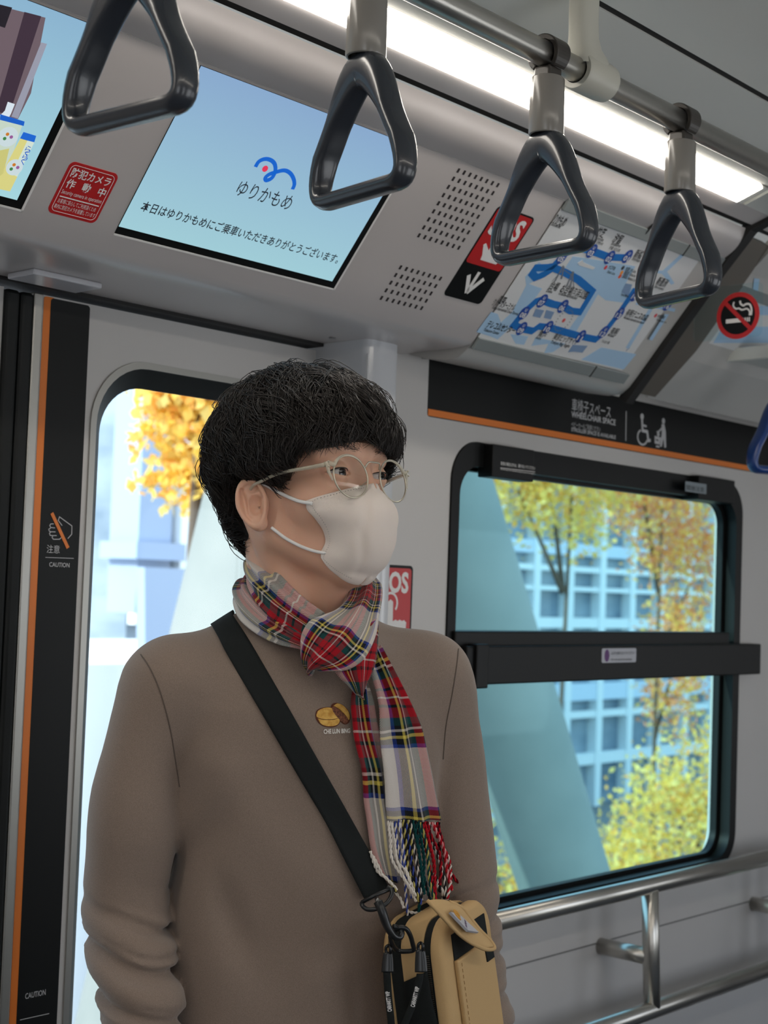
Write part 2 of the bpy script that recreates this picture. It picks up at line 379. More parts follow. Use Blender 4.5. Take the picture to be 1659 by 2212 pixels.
# ------------------------------------------------------------------ side window
w1 = empty('window_1', (2.58, 1.68, .9)); w1['kind'] = 'structure'
O_ = rrect(wx0 + .001, wx1 - .001, wz0 + .001, wz1 - .001, .074)
I_ = rrect(wx0 + .024, wx1 - .030, wz0 + .02, wz1 - .045, .055)
ring('frame', WALLF, O_, I_, -.035, .004, BFRAME, w1)
ring('inner_seal', WALLF, rrect(wx0 + .022, wx1 - .028, wz0 + .018, wz1 - .043, .055), rrect(wx0 + .034, wx1 - .046, wz0 + .03, wz1 - .052, .05), -.038, -.022, BFRAME, w1)
plate('glass_upper', WALLF, rrect(wx0 + .02, wx1 - .028, 1.40, wz1 - .04, .03), -.034, -.030, GTEAL, w1)
plate('glass_lower', WALLF, rrect(wx0 + .02, wx1 - .028, wz0 + .01, 1.38, .03), -.034, -.030, GTEAL, w1)
MB().box((2.075, 3.172), (1.652, 1.70), (1.334, 1.404)).build('sash_bar', BFRAME, w1, bevel=.003)
MB().box((2.06, 3.05), (1.668, 1.712), (1.398, 1.430)).build('sash_rail', BFRAME, w1, bevel=.003)
MB().box((2.095, 2.130), (1.645, 1.68), (1.328, 1.408)).build('sash_bracket', BFRAME, w1, bevel=.003)
lt = MB().box((2.135, 2.262), (1.655, 1.69), (1.712, 1.772)).build('latch', BFRAME, w1, bevel=.002)
lt2 = MB().box((2.875, 3.035), (1.655, 1.70), (1.722, 1.775)).build('latch', BFRAME, w1, bevel=.002)
# ------------------------------------------------------------------ hand rail
hr = empty('hand_rail', (2.6, 1.568, 0), 'stainless steel double hand rail along the wall below the window', 'hand rail')
RY = 1.568
MB().tube([(1.95, RY, .935), (3.32, RY, .935)], .0172, 24).build('upper_tube', STEEL, hr, True)
MB().tube([(1.95, RY - .012, .695), (3.32, RY - .012, .695)], .0172, 24).build('lower_tube', STEEL, hr, True)
for X_ in (2.572, 3.21):
    MB().tube([(X_, RY, .925), (X_, RY - .006, .81), (X_, RY - .012, .70)], .0168, 24).build('post', STEEL, hr, True)
    MB().tube([(X_, 1.682, .796), (X_, RY, .796)], .0165, 24).build('wall_stub', STEEL, hr, True)
# ------------------------------------------------------------------ luggage rack
lr = empty('luggage_rack', (3.5, 1.45, 1.99), 'pale luggage shelf jutting from the wall at the right edge', 'luggage rack')
MB().box((2.67, 5.2), (1.36, 1.67), (1.990, 2.003)).build('shelf', mat('rack_white', srgb(206, 204, 198), .4), lr, bevel=.002)
MB().box((2.662, 2.676), (1.352, 1.675), (1.983, 2.010)).build('end_lip', mat('rack_lip', srgb(222, 220, 212), .35), lr, bevel=.003)
MB().tube([(2.68, 1.36, 1.985), (5.2, 1.36, 1.985)], .014, 16).build('front_tube', STEEL, lr, True)
# ------------------------------------------------------------------ overhead pole, bracket, grab handles
PY, PZ = 1.04, 2.149
pole = empty('overhead_rail', (1.0, PY, PZ), 'polished steel overhead rail carrying the grab handles', 'rail')
MB().tube([(-2.4, PY, PZ), (4.0, PY, PZ)], .0155, 32).build('tube', STEEL, pole, True)
BRK = mat('bracket_cream', srgb(190, 188, 176), .35)
bx = 1.497
v = []; rows = [(2.285, .020, .014, 0), (2.215, .020, .014, 0), (2.195, .0205, .014, .001), (2.180, .0235, .016, .004), (2.168, .0285, .021, .009), (2.155, .031, .0225, .010)]
b = MB(); nn = 24
for z, rx, ry, dx in rows:
    v += [(bx + dx + rx * math.copysign(abs(math.cos(t)) ** .6, math.cos(t)), PY + ry * math.copysign(abs(math.sin(t)) ** .6, math.sin(t)), z) for t in [2 * math.pi * k / nn for k in range(nn)]]
b.add(v, [(i * nn + j, i * nn + (j + 1) % nn, (i + 1) * nn + (j + 1) % nn, (i + 1) * nn + j) for i in range(len(rows) - 1) for j in range(nn)])
b.build('hanger', BRK, pole, True)
b = MB()
prf = [(-.024, .0165), (-.024, .0225), (-.021, .0245), (.030, .0245), (.040, .0235), (.042, .0165)]
v = [(bx + .01 + a, PY + r * math.cos(t), PZ + r * math.sin(t)) for a, r in prf for t in [2 * math.pi * k / 32 for k in range(32)]]
b.add(v, [(i * 32 + j, i * 32 + (j + 1) % 32, ((i + 1) % 6) * 32 + (j + 1) % 32, ((i + 1) % 6) * 32 + j) for i in range(6) for j in range(32)])
sharp(b.build('collar', BRK, pole), 40)
DGREY = mat('handle_grey', srgb(44, 48, 55), .26, spec=.5, coat=.3, bump=(1500, .05))
CLAMP = mat('clamp_brown', srgb(52, 47, 42), .4)
SLEEVE = mat('sleeve_grey', srgb(128, 124, 118), .22, spec=.6)
def tri_ring(wd, ht, mm, name, parent, ox=0, topz=0):
    """rounded triangular grip: swept superellipse section along a closed triangle path in the local YZ plane"""
    r0 = .0085
    A = np.array([0, 0.]); hw = wd / 2 - r0
    # closed centre line, apex up; straight bottom bar, slightly bowed sides
    pts = []
    def bez(p0, p1, p2, p3, n_):
        for t in np.linspace(0, 1, n_, endpoint=False):
            pts.append((1 - t) ** 3 * np.array(p0) + 3 * (1 - t) ** 2 * t * np.array(p1) + 3 * (1 - t) * t * t * np.array(p2) + t ** 3 * np.array(p3))
    H = -ht + r0; top = -.0205
    bez((0, top), (.020, top), (.037, top - .042), (hw - .011, H + .046), 14)
    bez((hw - .011, H + .046), (hw + .001, H + .016), (hw - .001, H + .001), (hw - .018, H), 8)
    bez((hw - .018, H), (hw - .04, H), (-hw + .04, H), (-hw + .018, H), 12)
    bez((-hw + .018, H), (-hw + .001, H + .001), (-hw - .001, H + .016), (-hw + .011, H + .046), 8)
    bez((-hw + .011, H + .046), (-.037, top - .042), (-.020, top), (0, top), 14)
    P = np.array(pts); n_ = len(P); T = np.roll(P, -1, 0) - np.roll(P, 1, 0); T /= np.linalg.norm(T, axis=1)[:, None]
    N = np.stack([T[:, 1], -T[:, 0]], 1)
    v = []; m_ = 20
    for i in range(n_):
        z = P[i][1]; f_top = max(0, min(1, (z + .072) / .050)); f_bot = 1 if z < H + .012 else max(0, 1 - (z - H - .012) / .03)
        rin = .0078 + .0125 * f_top + .0010 * f_bot     # in the plane of the ring
        rth = .0152 - .0015 * f_bot - .0005 * f_top     # thickness across it
        e = 1 - .35 * (1 - f_bot)
        for k in range(m_):
            t = 2 * math.pi * k / m_; c_, s_ = math.cos(t), math.sin(t)
            a = rth * math.copysign(abs(c_) ** e, c_); d = rin * math.copysign(abs(s_) ** e, s_)
            q = P[i] + N[i] * d
            v.append((ox + a, q[0], topz + q[1]))
    f = [(i * m_ + j, ((i + 1) % n_) * m_ + j, ((i + 1) % n_) * m_ + (j + 1) % m_, i * m_ + (j + 1) % m_) for i in range(n_) for j in range(m_)]
    o = mesh(name, v, f, mm, parent, True); fixn(o); return o
def strap(loc, parentmat=DGREY):
    e = empty('grab_handle', (0, 0, 0)); R_ = .0155
    # clamp looped over the pole
    b = MB(); v = []; nn = 28
    for i in range(nn + 1):
        t = math.radians(-50 + 280 * i / nn); wv = .0135 + .003 * math.sin(t)
        for (dx, r) in ((-wv, R_ + .0008), (wv, R_ + .0008), (wv, R_ + .0075), (-wv, R_ + .0075)):
            v.append((dx + .001, r * math.cos(t), r * math.sin(t)))
    b.add(v, [(i * 4 + j, (i + 1) * 4 + j, (i + 1) * 4 + (j + 1) % 4, i * 4 + (j + 1) % 4) for i in range(nn) for j in range(4)] + [(0, 1, 2, 3), tuple(nn * 4 + j for j in (3, 2, 1, 0))])
    b.build('clamp', CLAMP, e, bevel=.0015)
    MB().box((-.013, .013), (-.012, .012), (-.034, -.015)).build('strap_loop', CLAMP, e, bevel=.003)
    prf = [(-.028, .017), (-.028, .0205), (-.0295, .0218), (-.096, .0225), (-.0975, .0215), (-.098, .0195), (-.090, .0190), (-.030, .0180)]
    b = MB(); v = [(r * math.cos(t), r * .92 * math.sin(t), z) for z, r in prf for t in [2 * math.pi * k / 36 for k in range(36)]]
    K = len(prf); b.add(v, [(i * 36 + j, i * 36 + (j + 1) % 36, ((i + 1) % K) * 36 + (j + 1) % 36, ((i + 1) % K) * 36 + j) for i in range(K) for j in range(36)])
    sharp(b.build('sleeve', SLEEVE, e), 40)
    b = MB(); b.box((-.0125, .0125), (-.010, .010), (-.112, -.088)); b.build('neck', mat('neck_dark', srgb(58, 55, 52), .35), e, bevel=.002)
    tri_ring(.166, .158, parentmat, 'ring', e, 0, -.090)
    return e
proto = strap(None)
slabs = [(.800, -4, 'nearest grab handle at upper left, its triangular grip cut by the top edge'),
         (1.104, 9, 'dark grey triangular grab handle hanging in front of the blue lit screen'),
         (1.425, 6, 'dark grey triangular grab handle hanging in front of the ceiling SOS sticker'),
         (1.735, 19, 'farthest dark grey grab handle, hanging in front of the route map')]
def copy_tree(o, parent=None):
    c = o.copy(); COL.objects.link(c)
    if parent is not None: c.parent = parent
    for ch in list(o.children): copy_tree(ch, c)
    return c
for i, (x, a, lb) in enumerate(slabs):
    o = proto if i == 0 else copy_tree(proto)
    o.location = (x, PY, PZ); setp(o, lb, 'grab handle', 'grey grab handles on the overhead rail')
    for ch in o.children:
        if ch.name.startswith('ring'): ch.rotation_euler = (0, 0, -math.radians(a))
        if ch.name.startswith('neck'): ch.rotation_euler = (0, 0, -math.radians(a))
# a blue handle on the rack side, at the right edge
bl = empty('grab_handle', (2.69, 1.37, 1.985), 'blue grab handle cut off at the right edge under the luggage shelf', 'grab handle')
BLUEM = mat('handle_blue', srgb(22, 58, 120), .3, coat=.4)
MB().box((2.68, 2.70), (1.358, 1.382), (1.89, 1.98)).build('strap', mat('neck_dark'), bl, bevel=.003)
rb = tri_ring(.166, .158, BLUEM, 'ring', None, 0, 0); rb.parent = bl; rb.location = (0, 0, -.075); rb.rotation_euler = (0, 0, math.radians(70))
# ------------------------------------------------------------------ signs, screens, stickers
INKW = mat('white_print', srgb(226, 224, 222), .5)
INKK = mat('black_print', srgb(24, 26, 30), .5)
REDF = mat('red_film', srgb(186, 36, 38), .35)
BLUEP = mat('blue_print', srgb(24, 112, 190), .45)
NAVY = mat('navy_print', srgb(32, 74, 158), .45)
LBLUE = mat('water_print', srgb(166, 198, 226), .45)
GREYP = mat('grey_print', srgb(120, 126, 134), .5)
PAPER = mat('map_paper', srgb(214, 215, 216), .4)
def tpx(nm, fr, s, p0, p1, m, parent, h=.0012, em=None, bold=.0, **k):
    a0, b0 = fr.px(*p0); a1, b1 = fr.px(*p1); wd = a1 - a0
    if em is None: em = wd / len(s)
    return text(nm, fr, s, a0, (b0 + b1) / 2 if abs(b1 - b0) < .02 else b0, em * 1.0, m, parent, h=h, bold=bold, width=wd, **k)
def screenmat(nm, c0, c1, axis='Z', z0=0, z1=1, k=1.0):
    m = bpy.data.materials.new(nm); m.use_nodes = True; nt = m.node_tree; b = nt.nodes['Principled BSDF']
    b.inputs['Base Color'].default_value = (.01, .01, .01, 1); b.inputs['Roughness'].default_value = .25
    g = nt.nodes.new('ShaderNodeNewGeometry'); s = nt.nodes.new('ShaderNodeSeparateXYZ'); mr = nt.nodes.new('ShaderNodeMapRange')
    mr.inputs[1].default_value = z0; mr.inputs[2].default_value = z1
    r = nt.nodes.new('ShaderNodeValToRGB'); r.color_ramp.elements[0].color = c0; r.color_ramp.elements[1].color = c1
    nt.links.new(g.outputs['Position'], s.inputs[0]); nt.links.new(s.outputs[axis], mr.inputs[0]); nt.links.new(mr.outputs[0], r.inputs[0])
    nt.links.new(r.outputs[0], b.inputs['Emission Color']); b.inputs['Emission Strength'].default_value = k
    return m
SCR = 1.0 / EXPK
def emis(nm, c, k=1.0): return mat(nm, (.01, .01, .01, 1), .4, emit=k * SCR, emitcol=c)
LB = .234
# --- centre screen
ds = empty('display_screen', tuple(FASF.w(1.34, 0)), 'lit screen with a blue bird-like logo and a Japanese welcome line', 'screen')
plate('bezel', FASF, [(1.143, -.003), (1.5435, -.003), (1.5435, LB + .002), (1.143, LB + .002)], .0, .0010, BLACK, ds)
plate('edge_trim', FASF, [(1.143, -.0055), (1.5465, -.0055), (1.5465, -.003), (1.143, -.003)], .0, .0016, INKW, ds)
plate('edge_trim', FASF, [(1.5435, -.0055), (1.5465, -.0055), (1.5465, LB), (1.5435, LB)], .0, .0016, INKW, ds)
sc_ = plate('screen', FASF, [(1.1435, .0075), (1.5325, .0075), (1.5325, LB + .0015), (1.1435, LB + .0015)], .001, .0014, screenmat('screen_blue', srgb(160, 204, 214), srgb(136, 168, 204), 'Z', 1.94, 2.12, SCR), ds)
EK = emis('screen_ink_black', srgb(22, 30, 40)); EB = emis('screen_ink_blue', srgb(10, 96, 200)); ER = emis('screen_ink_red', srgb(222, 50, 84))
tpx('message_text', FASF, '本日はゆりかもめにご乗車いただきありがとうございます。', (300, 452), (727, 566), EK, ds, h=.0018, em=.0155, bold=.012)
tpx('logo_text', FASF, 'ゆりかもめ', (505, 418), (622, 450), EK, ds, h=.0018, em=.026, bold=.0)
def zz(x, y): return (x * .5003, y * .5003)
P1 = [FASF.px(*zz(*p)) for p in [(1100, 718), (1115, 695), (1140, 684), (1165, 688), (1183, 705), (1186, 735), (1172, 765), (1148, 776), (1143, 765), (1160, 750), (1190, 740), (1225, 733), (1250, 745), (1265, 770), (1268, 795), (1260, 815)]]
band('logo_mark', FASF, [(catmull(P1, 60), .0058, False)], .0014, .0018, EB, sc_ if False else ds)
c0 = FASF.px(*zz(1142, 726)); plate('logo_dot', FASF, [(c0[0] + .0045 * math.cos(t), c0[1] + .0045 * math.sin(t)) for t in np.linspace(0, 2 * math.pi, 24, endpoint=False)], .0014, .0018, ER, ds)
# --- left screen
d2s = empty('display_screen', tuple(FASF.w(.80, 0)), 'lit screen at the upper left corner showing drink pouches', 'screen')
plate('bezel', FASF, [(.603, -.003), (1.0035, -.003), (1.0035, LB + .002), (.603, LB + .002)], .0, .0010, BLACK, d2s)
plate('edge_trim', FASF, [(.603, -.0055), (1.0065, -.0055), (1.0065, -.003), (.603, -.003)], .0, .0016, INKW, d2s)
plate('edge_trim', FASF, [(1.0035, -.0055), (1.0065, -.0055), (1.0065, LB), (1.0035, LB)], .0, .0016, INKW, d2s)
plate('screen', FASF, [(.6035, .0075), (.9925, .0075), (.9925, LB + .0015), (.6035, LB + .0015)], .001, .0013, screenmat('screen_sky', srgb(166, 214, 222), srgb(138, 178, 206), 'Z', 1.94, 2.12, SCR), d2s)
def s2(x, y): return FASF.px(x * .1567, 200 + y * .1567)
def pic(nm, pts, c, h=.0016, f=s2): return plate(nm, FASF, [f(*p) for p in pts], .0013, h, emis('scr_%d_%d_%d' % c, srgb(*c)), d2s)
pic('picture_patch', [(240, 360), (-900, 60), (-300, -1275), (620, -1040), (420, 0)], (108, 92, 100), .00135)
pic('picture_patch', [(-200, 240), (-900, 60), (-300, -1275), (40, -1200)], (146, 150, 158), .0014)
pic('picture_patch', [(120, 300), (-60, 250), (330, -1120), (560, -1060)], (60, 44, 58), .00145)
pic('picture_patch', [(60, -900), (-120, -960), (-40, -1230), (160, -1180)], (30, 24, 34), .0015)
pic('picture_patch', [(240, 350), (150, 322), (560, -700), (640, -680)], (150, 152, 168), .0015)
pic('pouch_picture', [(0, 350), (300, 440), (40, 1200), (-200, 1300), (-600, 1200), (-400, 300)], (196, 212, 196), .0016)
pic('pouch_picture', [(40, 1100), (-200, 1300), (-620, 1220), (-540, 900), (120, 760)], (200, 196, 120), .0017)
pic('cap_picture', [(0, 288), (330, 390), (318, 450), (-10, 365)], (20, 92, 196), .0018)
pic('spout_picture', [(100, 118), (195, 150), (140, 285), (118, 325), (10, 292), (60, 240)], (214, 226, 236), .0018)
pic('tube_picture', [(275, 625), (465, 675), (130, 1352), (-20, 1320), (-90, 1290)], (214, 208, 130), .0017)
pic('tube_picture', [(370, 650), (465, 675), (230, 1150), (150, 1110)], (206, 222, 210), .0018)
pic('cap_picture', [(318, 535), (490, 588), (462, 680), (270, 622)], (24, 100, 206), .0018)
for s_, x, y in (('ら', 300, 800), ('く', 290, 850), ('ら', 262, 905), ('く', 240, 960)):
    a, b_ = s2(x, y); text('tube_text', FASF, s_, a, b_, .011, emis('scr_20_92_196', srgb(20, 92, 196)), d2s, h=.0019)
for cx_, cy_, r_ in ((100, 600, .0125), (190, 1020, .0105)):
    a, b_ = s2(cx_, cy_); plate('round_picture', FASF, [(a + r_ * math.cos(t), b_ + r_ * math.sin(t)) for t in np.linspace(0, 2 * math.pi, 24, endpoint=False)], .0018, .0019, emis('scr_200_216_220', srgb(200, 216, 220)), d2s)
    for dx, dy, c in ((-.002, .003, (200, 120, 40)), (-.003, -.003, (60, 130, 70)), (.004, .001, (150, 90, 150))):
        plate('dot_picture', FASF, [(a + dx + .0022 * math.cos(t), b_ + dy + .0022 * math.sin(t)) for t in np.linspace(0, 2 * math.pi, 10, endpoint=False)], .0019, .0020, emis('scr_%d_%d_%d' % c, srgb(*c)), d2s)
# --- red security camera sticker
tl = FASF.px(153, 346); tr = FASF.px(257.5, 377); bl_ = FASF.px(101, 457); br = FASF.px(205, 484)
A0, A1, B0, B1 = (tl[0] + bl_[0]) / 2, (tr[0] + br[0]) / 2, (bl_[1] + br[1]) / 2, (tl[1] + tr[1]) / 2
sk = plate('security_camera_sticker', FASF, rrect(A0, A1, B0, B1, .008), 0, .0006, REDF)
setp(sk, 'red security camera sticker in Japanese between the two screens', 'sticker')
W_, H_ = A1 - A0, B1 - B0
band('border_line', FASF, [(rrect(A0 + .004, A1 - .004, B0 + .004, B1 - .004, .006), .0006, True), ([(A0 + .007, B0 + H_ * .34), (A1 - .007, B0 + H_ * .34)], .0014, False)], .0006, .0009, INKW, sk)
text('heading', FASF, '防犯カメラ', A0 + W_ * .10, B0 + H_ * .745, .0132, INKW, sk, h=.001, bold=.02, width=W_ * .80)
for s_, f in (('作', .10), ('動', .42), ('中', .74)): text('heading', FASF, s_, A0 + W_ * f, B0 + H_ * .535, .0130, INKW, sk, h=.001, bold=.02)
text('small_text', FASF, 'Security camera in operation', A0 + W_ * .09, B0 + H_ * .40, .0078, INKW, sk, h=.001, width=W_ * .82)
text('small_text', FASF, 'お客様に安心してご利用頂くため', A0 + W_ * .10, B0 + H_ * .225, .0068, INKW, sk, h=.001, width=W_ * .78)
text('small_text', FASF, '車内に防犯カメラを設置しています', A0 + W_ * .08, B0 + H_ * .115, .0068, INKW, sk, h=.001, width=W_ * .84)
# --- loudspeaker perforations
HOLE = mat('speaker_hole', srgb(34, 26, 28), .8)
def grille(TL, TR, BL, rows, cols, lab):
    a0, b0 = FASF.px(*TL); a1, b1 = FASF.px(*TR); a2, b2 = FASF.px(*BL); mb = MB()
    for i in range(rows):
        for j in range(cols):
            a = a0 + (a1 - a0) * j / (cols - 1) + (a2 - a0) * i / (rows - 1); b_ = (b0 + b1) / 2 + (b2 - b0) * i / (rows - 1)
            hw, hh = .0024, .0035
            mb.add([FASF.w(a + x, b_ + y, .0003) for x, y in ((-hw, -hh), (hw, -hh), (hw, hh), (-hw, hh))], [(0, 1, 2, 3)])
    o = mesh('speaker_grille', mb.v, mb.f, HOLE); setp(o, lab, 'speaker grille')
grille((990, 368), (1075, 400), (905, 508), 9, 8, 'larger upper block of small square speaker holes beside the SOS sticker')
grille((865, 577), (951, 602), (824, 643), 5, 8, 'smaller lower block of small square speaker holes near the pillar')
# --- SOS sticker on the header
def z1_(x, y): return (900 + .4575 * x, 380 + .4575 * y)
so = plate('sos_sticker', FASF, rrect(1.772, 1.8605, -.026 + .0, .196, .007), 0, .0006, BLACK)
p_a = FASF.px(*z1_(130, 560)); p_b = FASF.px(*z1_(380, 140)); p_c = FASF.px(*z1_(300, 610)); p_d = FASF.px(*z1_(560, 195))
bpy.data.objects.remove(so)
sa0, sa1, sb0, sb1 = (p_a[0] + p_b[0]) / 2, (p_c[0] + p_d[0]) / 2, (p_a[1] + p_c[1]) / 2, (p_b[1] + p_d[1]) / 2
so = plate('sos_sticker', FASF, rrect(sa0, sa1, sb0, sb1, .008), 0, .0006, BLACK)
setp(so, 'slanted red and black SOS sticker with arrow on the header, behind a grab handle', 'sticker')
rb0 = FASF.px(*z1_(235, 405))[1]
plate('red_field', FASF, rrect(sa0 + .003, sa1 - .003, rb0, sb1 - .003, .006), .0006, .0009, REDF, so)
sw = sa1 - sa0
text('lettering', FASF, 'SOS', sa0 + sw * .10, sb1 - .046, .050, INKW, so, h=.0013, bold=.035, width=sw * .78)
def hand(fr, a, b, s, par, lab='hand_mark'):
    pts = [(-.10, .95), (-.02, 1.0), (.06, .95), (.07, .52), (.16, .56), (.24, .53), (.30, .56), (.38, .53), (.45, .55), (.52, .50), (.50, .15), (.44, .0), (-.20, .0), (-.24, .14), (-.42, .40), (-.36, .46), (-.12, .30)]
    plate(lab, fr, [(a + x * s, b + y * s) for x, y in pts], .0009, .0013, INKW, par)
    band(lab, fr, [([(a - .02 * s + .22 * s * math.cos(t), b + .92 * s + .22 * s * math.sin(t)) for t in np.linspace(-.7, 3.8, 20)], .05 * s, False)], .0009, .0013, INKW, par)
hand(FASF, sa0 + sw * .47, rb0 + .010, .062, so)
ac = sa0 + sw * .5; at, ab = rb0 - .010, sb0 + .014
band('arrow_mark', FASF, [([(ac, at), (ac, ab + .004)], .0065, False), ([(ac - .019, ab + .030), (ac, ab)], .0075, False), ([(ac + .019, ab + .030), (ac, ab)], .0075, False)], .0006, .0011, INKW, so)
# --- SOS sticker on the wall
ws = plate('sos_sticker', WALLF, rrect(1.862, 1.951, 1.36, 1.542, .008), 0, .0006, BLACK)
setp(ws, 'red SOS sticker on the wall, half hidden behind the masked face and shoulder', 'sticker')
plate('red_field', WALLF, rrect(1.865, 1.9465, 1.365, 1.537, .006), .0006, .0009, REDF, ws)
text('lettering', WALLF, 'SOS', 1.870, 1.496, .048, INKW, ws, h=.0013, bold=.035, width=.069)
hand(WALLF, 1.896, 1.405, .078, ws)
# --- route map
mp = plate('route_map', FASF, [FASF.px(*z1_(*p)) for p in ((668, 148), (1345, 392), (965, 917), (275, 757))] and [(1.903, FASF.px(*z1_(275, 757))[1]), (2.334, FASF.px(*z1_(965, 917))[1]), (2.334, FASF.px(*z1_(1345, 392))[1]), (1.903, FASF.px(*z1_(668, 148))[1])], 0, .0012, PAPER)
setp(mp, 'printed route map with a thick blue looping line above the wall window', 'map')
GB = mat('ad_rail_grey', srgb(128, 134, 134), .4)
b_bot = FASF.px(*z1_(275, 757))[1]; b_top = FASF.px(*z1_(668, 148))[1]
r1 = plate('advert_rail', FASF, [(1.903, b_top - .001), (2.40, b_top - .001), (2.40, b_top + .020), (1.903, b_top + .020)], .0, .006, GB, bevel=.001); setp(r1, 'grey plastic rail along the top of the route map', 'rail', 'rails holding the route map')
r2 = plate('advert_rail', FASF, [(1.903, b_bot - .021), (2.36, b_bot - .021), (2.36, b_bot + .001), (1.903, b_bot + .001)], .0, .006, GB, bevel=.001); setp(r2, 'grey plastic rail along the bottom of the route map', 'rail', 'rails holding the route map')
for X_, rr in ((2.27, r1), (2.245, r2)):
    plate('joint', FASF, [(X_, (b_top - .002) if rr is r1 else (b_bot - .022)), (X_ + .003, (b_top - .002) if rr is r1 else (b_bot - .022)), (X_ + .003, (b_top + .021) if rr is r1 else (b_bot + .002)), (X_, (b_top + .021) if rr is r1 else (b_bot + .002))], .005, .0066, GAP, rr)
M_ = lambda pts: [FASF.px(*z1_(*p)) for p in pts]
water = [[(735, 378), (790, 385), (1030, 425), (985, 505), (1050, 560), (1000, 600), (890, 585), (840, 545), (830, 530), (735, 450), (700, 430)],
         [(575, 405), (610, 432), (560, 490), (515, 515), (510, 475), (540, 440)],
         [(520, 505), (590, 530), (480, 680), (410, 720), (385, 700), (450, 640)],
         [(830, 545), (855, 555), (735, 760), (700, 745), (790, 620)],
         [(280, 735), (350, 640), (380, 650), (400, 700), (440, 715), (380, 770), (345, 755)],
         [(440, 745), (525, 755), (505, 795), (465, 790)], [(560, 760), (700, 790), (640, 830), (600, 835), (620, 790), (540, 800)],
         [(870, 808), (1035, 840), (975, 912), (775, 865)],
         [(1040, 590), (1220, 625), (1215, 640), (1030, 605)], [(1095, 625), (1112, 628), (1000, 815), (985, 810)], [(1170, 650), (1190, 652), (1110, 775), (1095, 770)],
         [(1265, 350), (1280, 355), (1180, 450), (1215, 505), (1200, 512), (1155, 460), (1110, 455), (1120, 445), (1160, 445)]]
for k, wpts in enumerate(water):
    plate('water_area', FASF, M_(wpts), .0012, .0014, LBLUE, mp)
route = [(1000, 384), (908, 382), (824, 352), (748, 332), (684, 380), (640, 425), (610, 430), (560, 432), (542, 458), (560, 478), (600, 462), (645, 432), (700, 455), (760, 487), (828, 545), (770, 640), (725, 635), (688, 613), (640, 603), (585, 583), (560, 590), (500, 645), (455, 700), (490, 718), (545, 730), (575, 708), (617, 712), (770, 755), (845, 770), (885, 735), (952, 648), (1020, 545), (1045, 555), (1180, 605)]
band('route_line', FASF, [(M_(route), .0135, False)], .0014, .0017, BLUEP, mp)
stn = [('01', 992, 378), ('02', 908, 382), ('03', 824, 352), ('04', 748, 332), ('05', 684, 380), ('06', 688, 613), ('07', 590, 588), ('08', 504, 645), ('09', 493, 718), ('10', 617, 712), ('11', 772, 755), ('12', 880, 735), ('13', 954, 648), ('14', 1030, 560), ('16', 1184, 605)]
for k, x, y in stn:
    a, b_ = FASF.px(*z1_(x, y)); el = [(a + .0105 * math.cos(t), b_ + .0135 * math.sin(t)) for t in np.linspace(0, 2 * math.pi, 22, endpoint=False)]
    d = plate('station_dot', FASF, el, .0017, .0020, NAVY, mp)
    text('station_number', FASF, k, a - .0072, b_ - .0085, .0135, INKW, d, h=.0023, bold=.02, width=.0145); text('station_letter', FASF, 'U', a - .0028, b_ + .0035, .008, INKW, d, h=.0023, bold=.02)
names = [('りかもめ', (632, 222), (694, 228), .020), ('YURIKAMOME', (620, 230), (675, 242), .008), ('竹芝', (838, 275), (876, 285), .019), ('Takeshiba', (832, 295), (876, 305), .009), ('竹芝 다케시바', (822, 312), (873, 324), .007),
         ('汐留', (918, 305), (955, 316), .019), ('Shiodome', (912, 322), (955, 334), .009), ('汐留 시오도메', (902, 342), (952, 355), .007), ('新橋', (1018, 378), (1054, 386), .018), ('Shimbashi', (1010, 395), (1052, 404), .008),
         ('台場', (618, 528), (656, 538), .018), ('Daiba', (606, 545), (634, 550), .008), ('お台場海浜公園', (672, 540), (793, 578), .017), ('Odaiba-kaihinkoen', (664, 558), (750, 580), .009),
         ('国際', (378, 592), (408, 600), .015), ('クルーズターミナル', (350, 605), (452, 632), .015), ('Tokyo International Cruise Terminal', (350, 622), (474, 656), .008), ('テレコムセンター', (318, 716), (455, 735), .016), ('Telecom Center', (310, 730), (384, 745), .008),
         ('青海', (566, 752), (605, 760), .016), ('Aomi', (556, 766), (580, 770), .008), ('東京ビッグサイト', (636, 768), (752, 790), .014), ('Tokyo Big Sight', (626, 786), (715, 808), .009), ('有明', (905, 742), (938, 748), .017), ('Ariake', (895, 752), (925, 760), .008),
         ('有明テニスの森', (978, 655), (1080, 680), .016), ('Ariake-tennis-no-mori', (970, 672), (1068, 695), .008), ('新豊洲', (1122, 508), (1170, 518), .018), ('Shin-toyosu', (1115, 525), (1160, 536), .008), ('大江戸線', (898, 435), (930, 440), .008), ('Oedo Line', (893, 455), (930, 464), .007),
         ('JR線 / JR Line', (980, 440), (1028, 455), .008), ('銀座線 / Ginza Line', (972, 460), (1028, 474), .008), ('浅草線 / Asakusa Line', (962, 478), (1028, 494), .008), ('有楽町線', (1130, 665), (1165, 670), .007), ('Yurakucho Line', (1125, 680), (1174, 692), .006), ('りんかい線', (868, 783), (903, 790), .007), ('Toyosu Market', (958, 560), (995, 572), .007)]
for s_, p0, p1, em in names: tpx('map_text', FASF, s_, z1_(*p0), z1_(*p1), INKK, mp, h=.0022, em=em, bold=.01)
for c, x, y in (((214, 70, 80), 890, 430), ((60, 60, 64), 971, 432), ((240, 150, 50), 965, 455), ((226, 90, 50), 957, 472), ((214, 160, 150), 1126, 657), ((216, 90, 90), 692, 680)):
    a, b_ = FASF.px(*z1_(x, y)); plate('line_badge', FASF, [(a + .0035 * math.cos(t), b_ + .0042 * math.sin(t)) for t in np.linspace(0, 2 * math.pi, 12, endpoint=False)], .0014, .0018, mat('badge_%d' % c[0], srgb(*c), .5), mp)
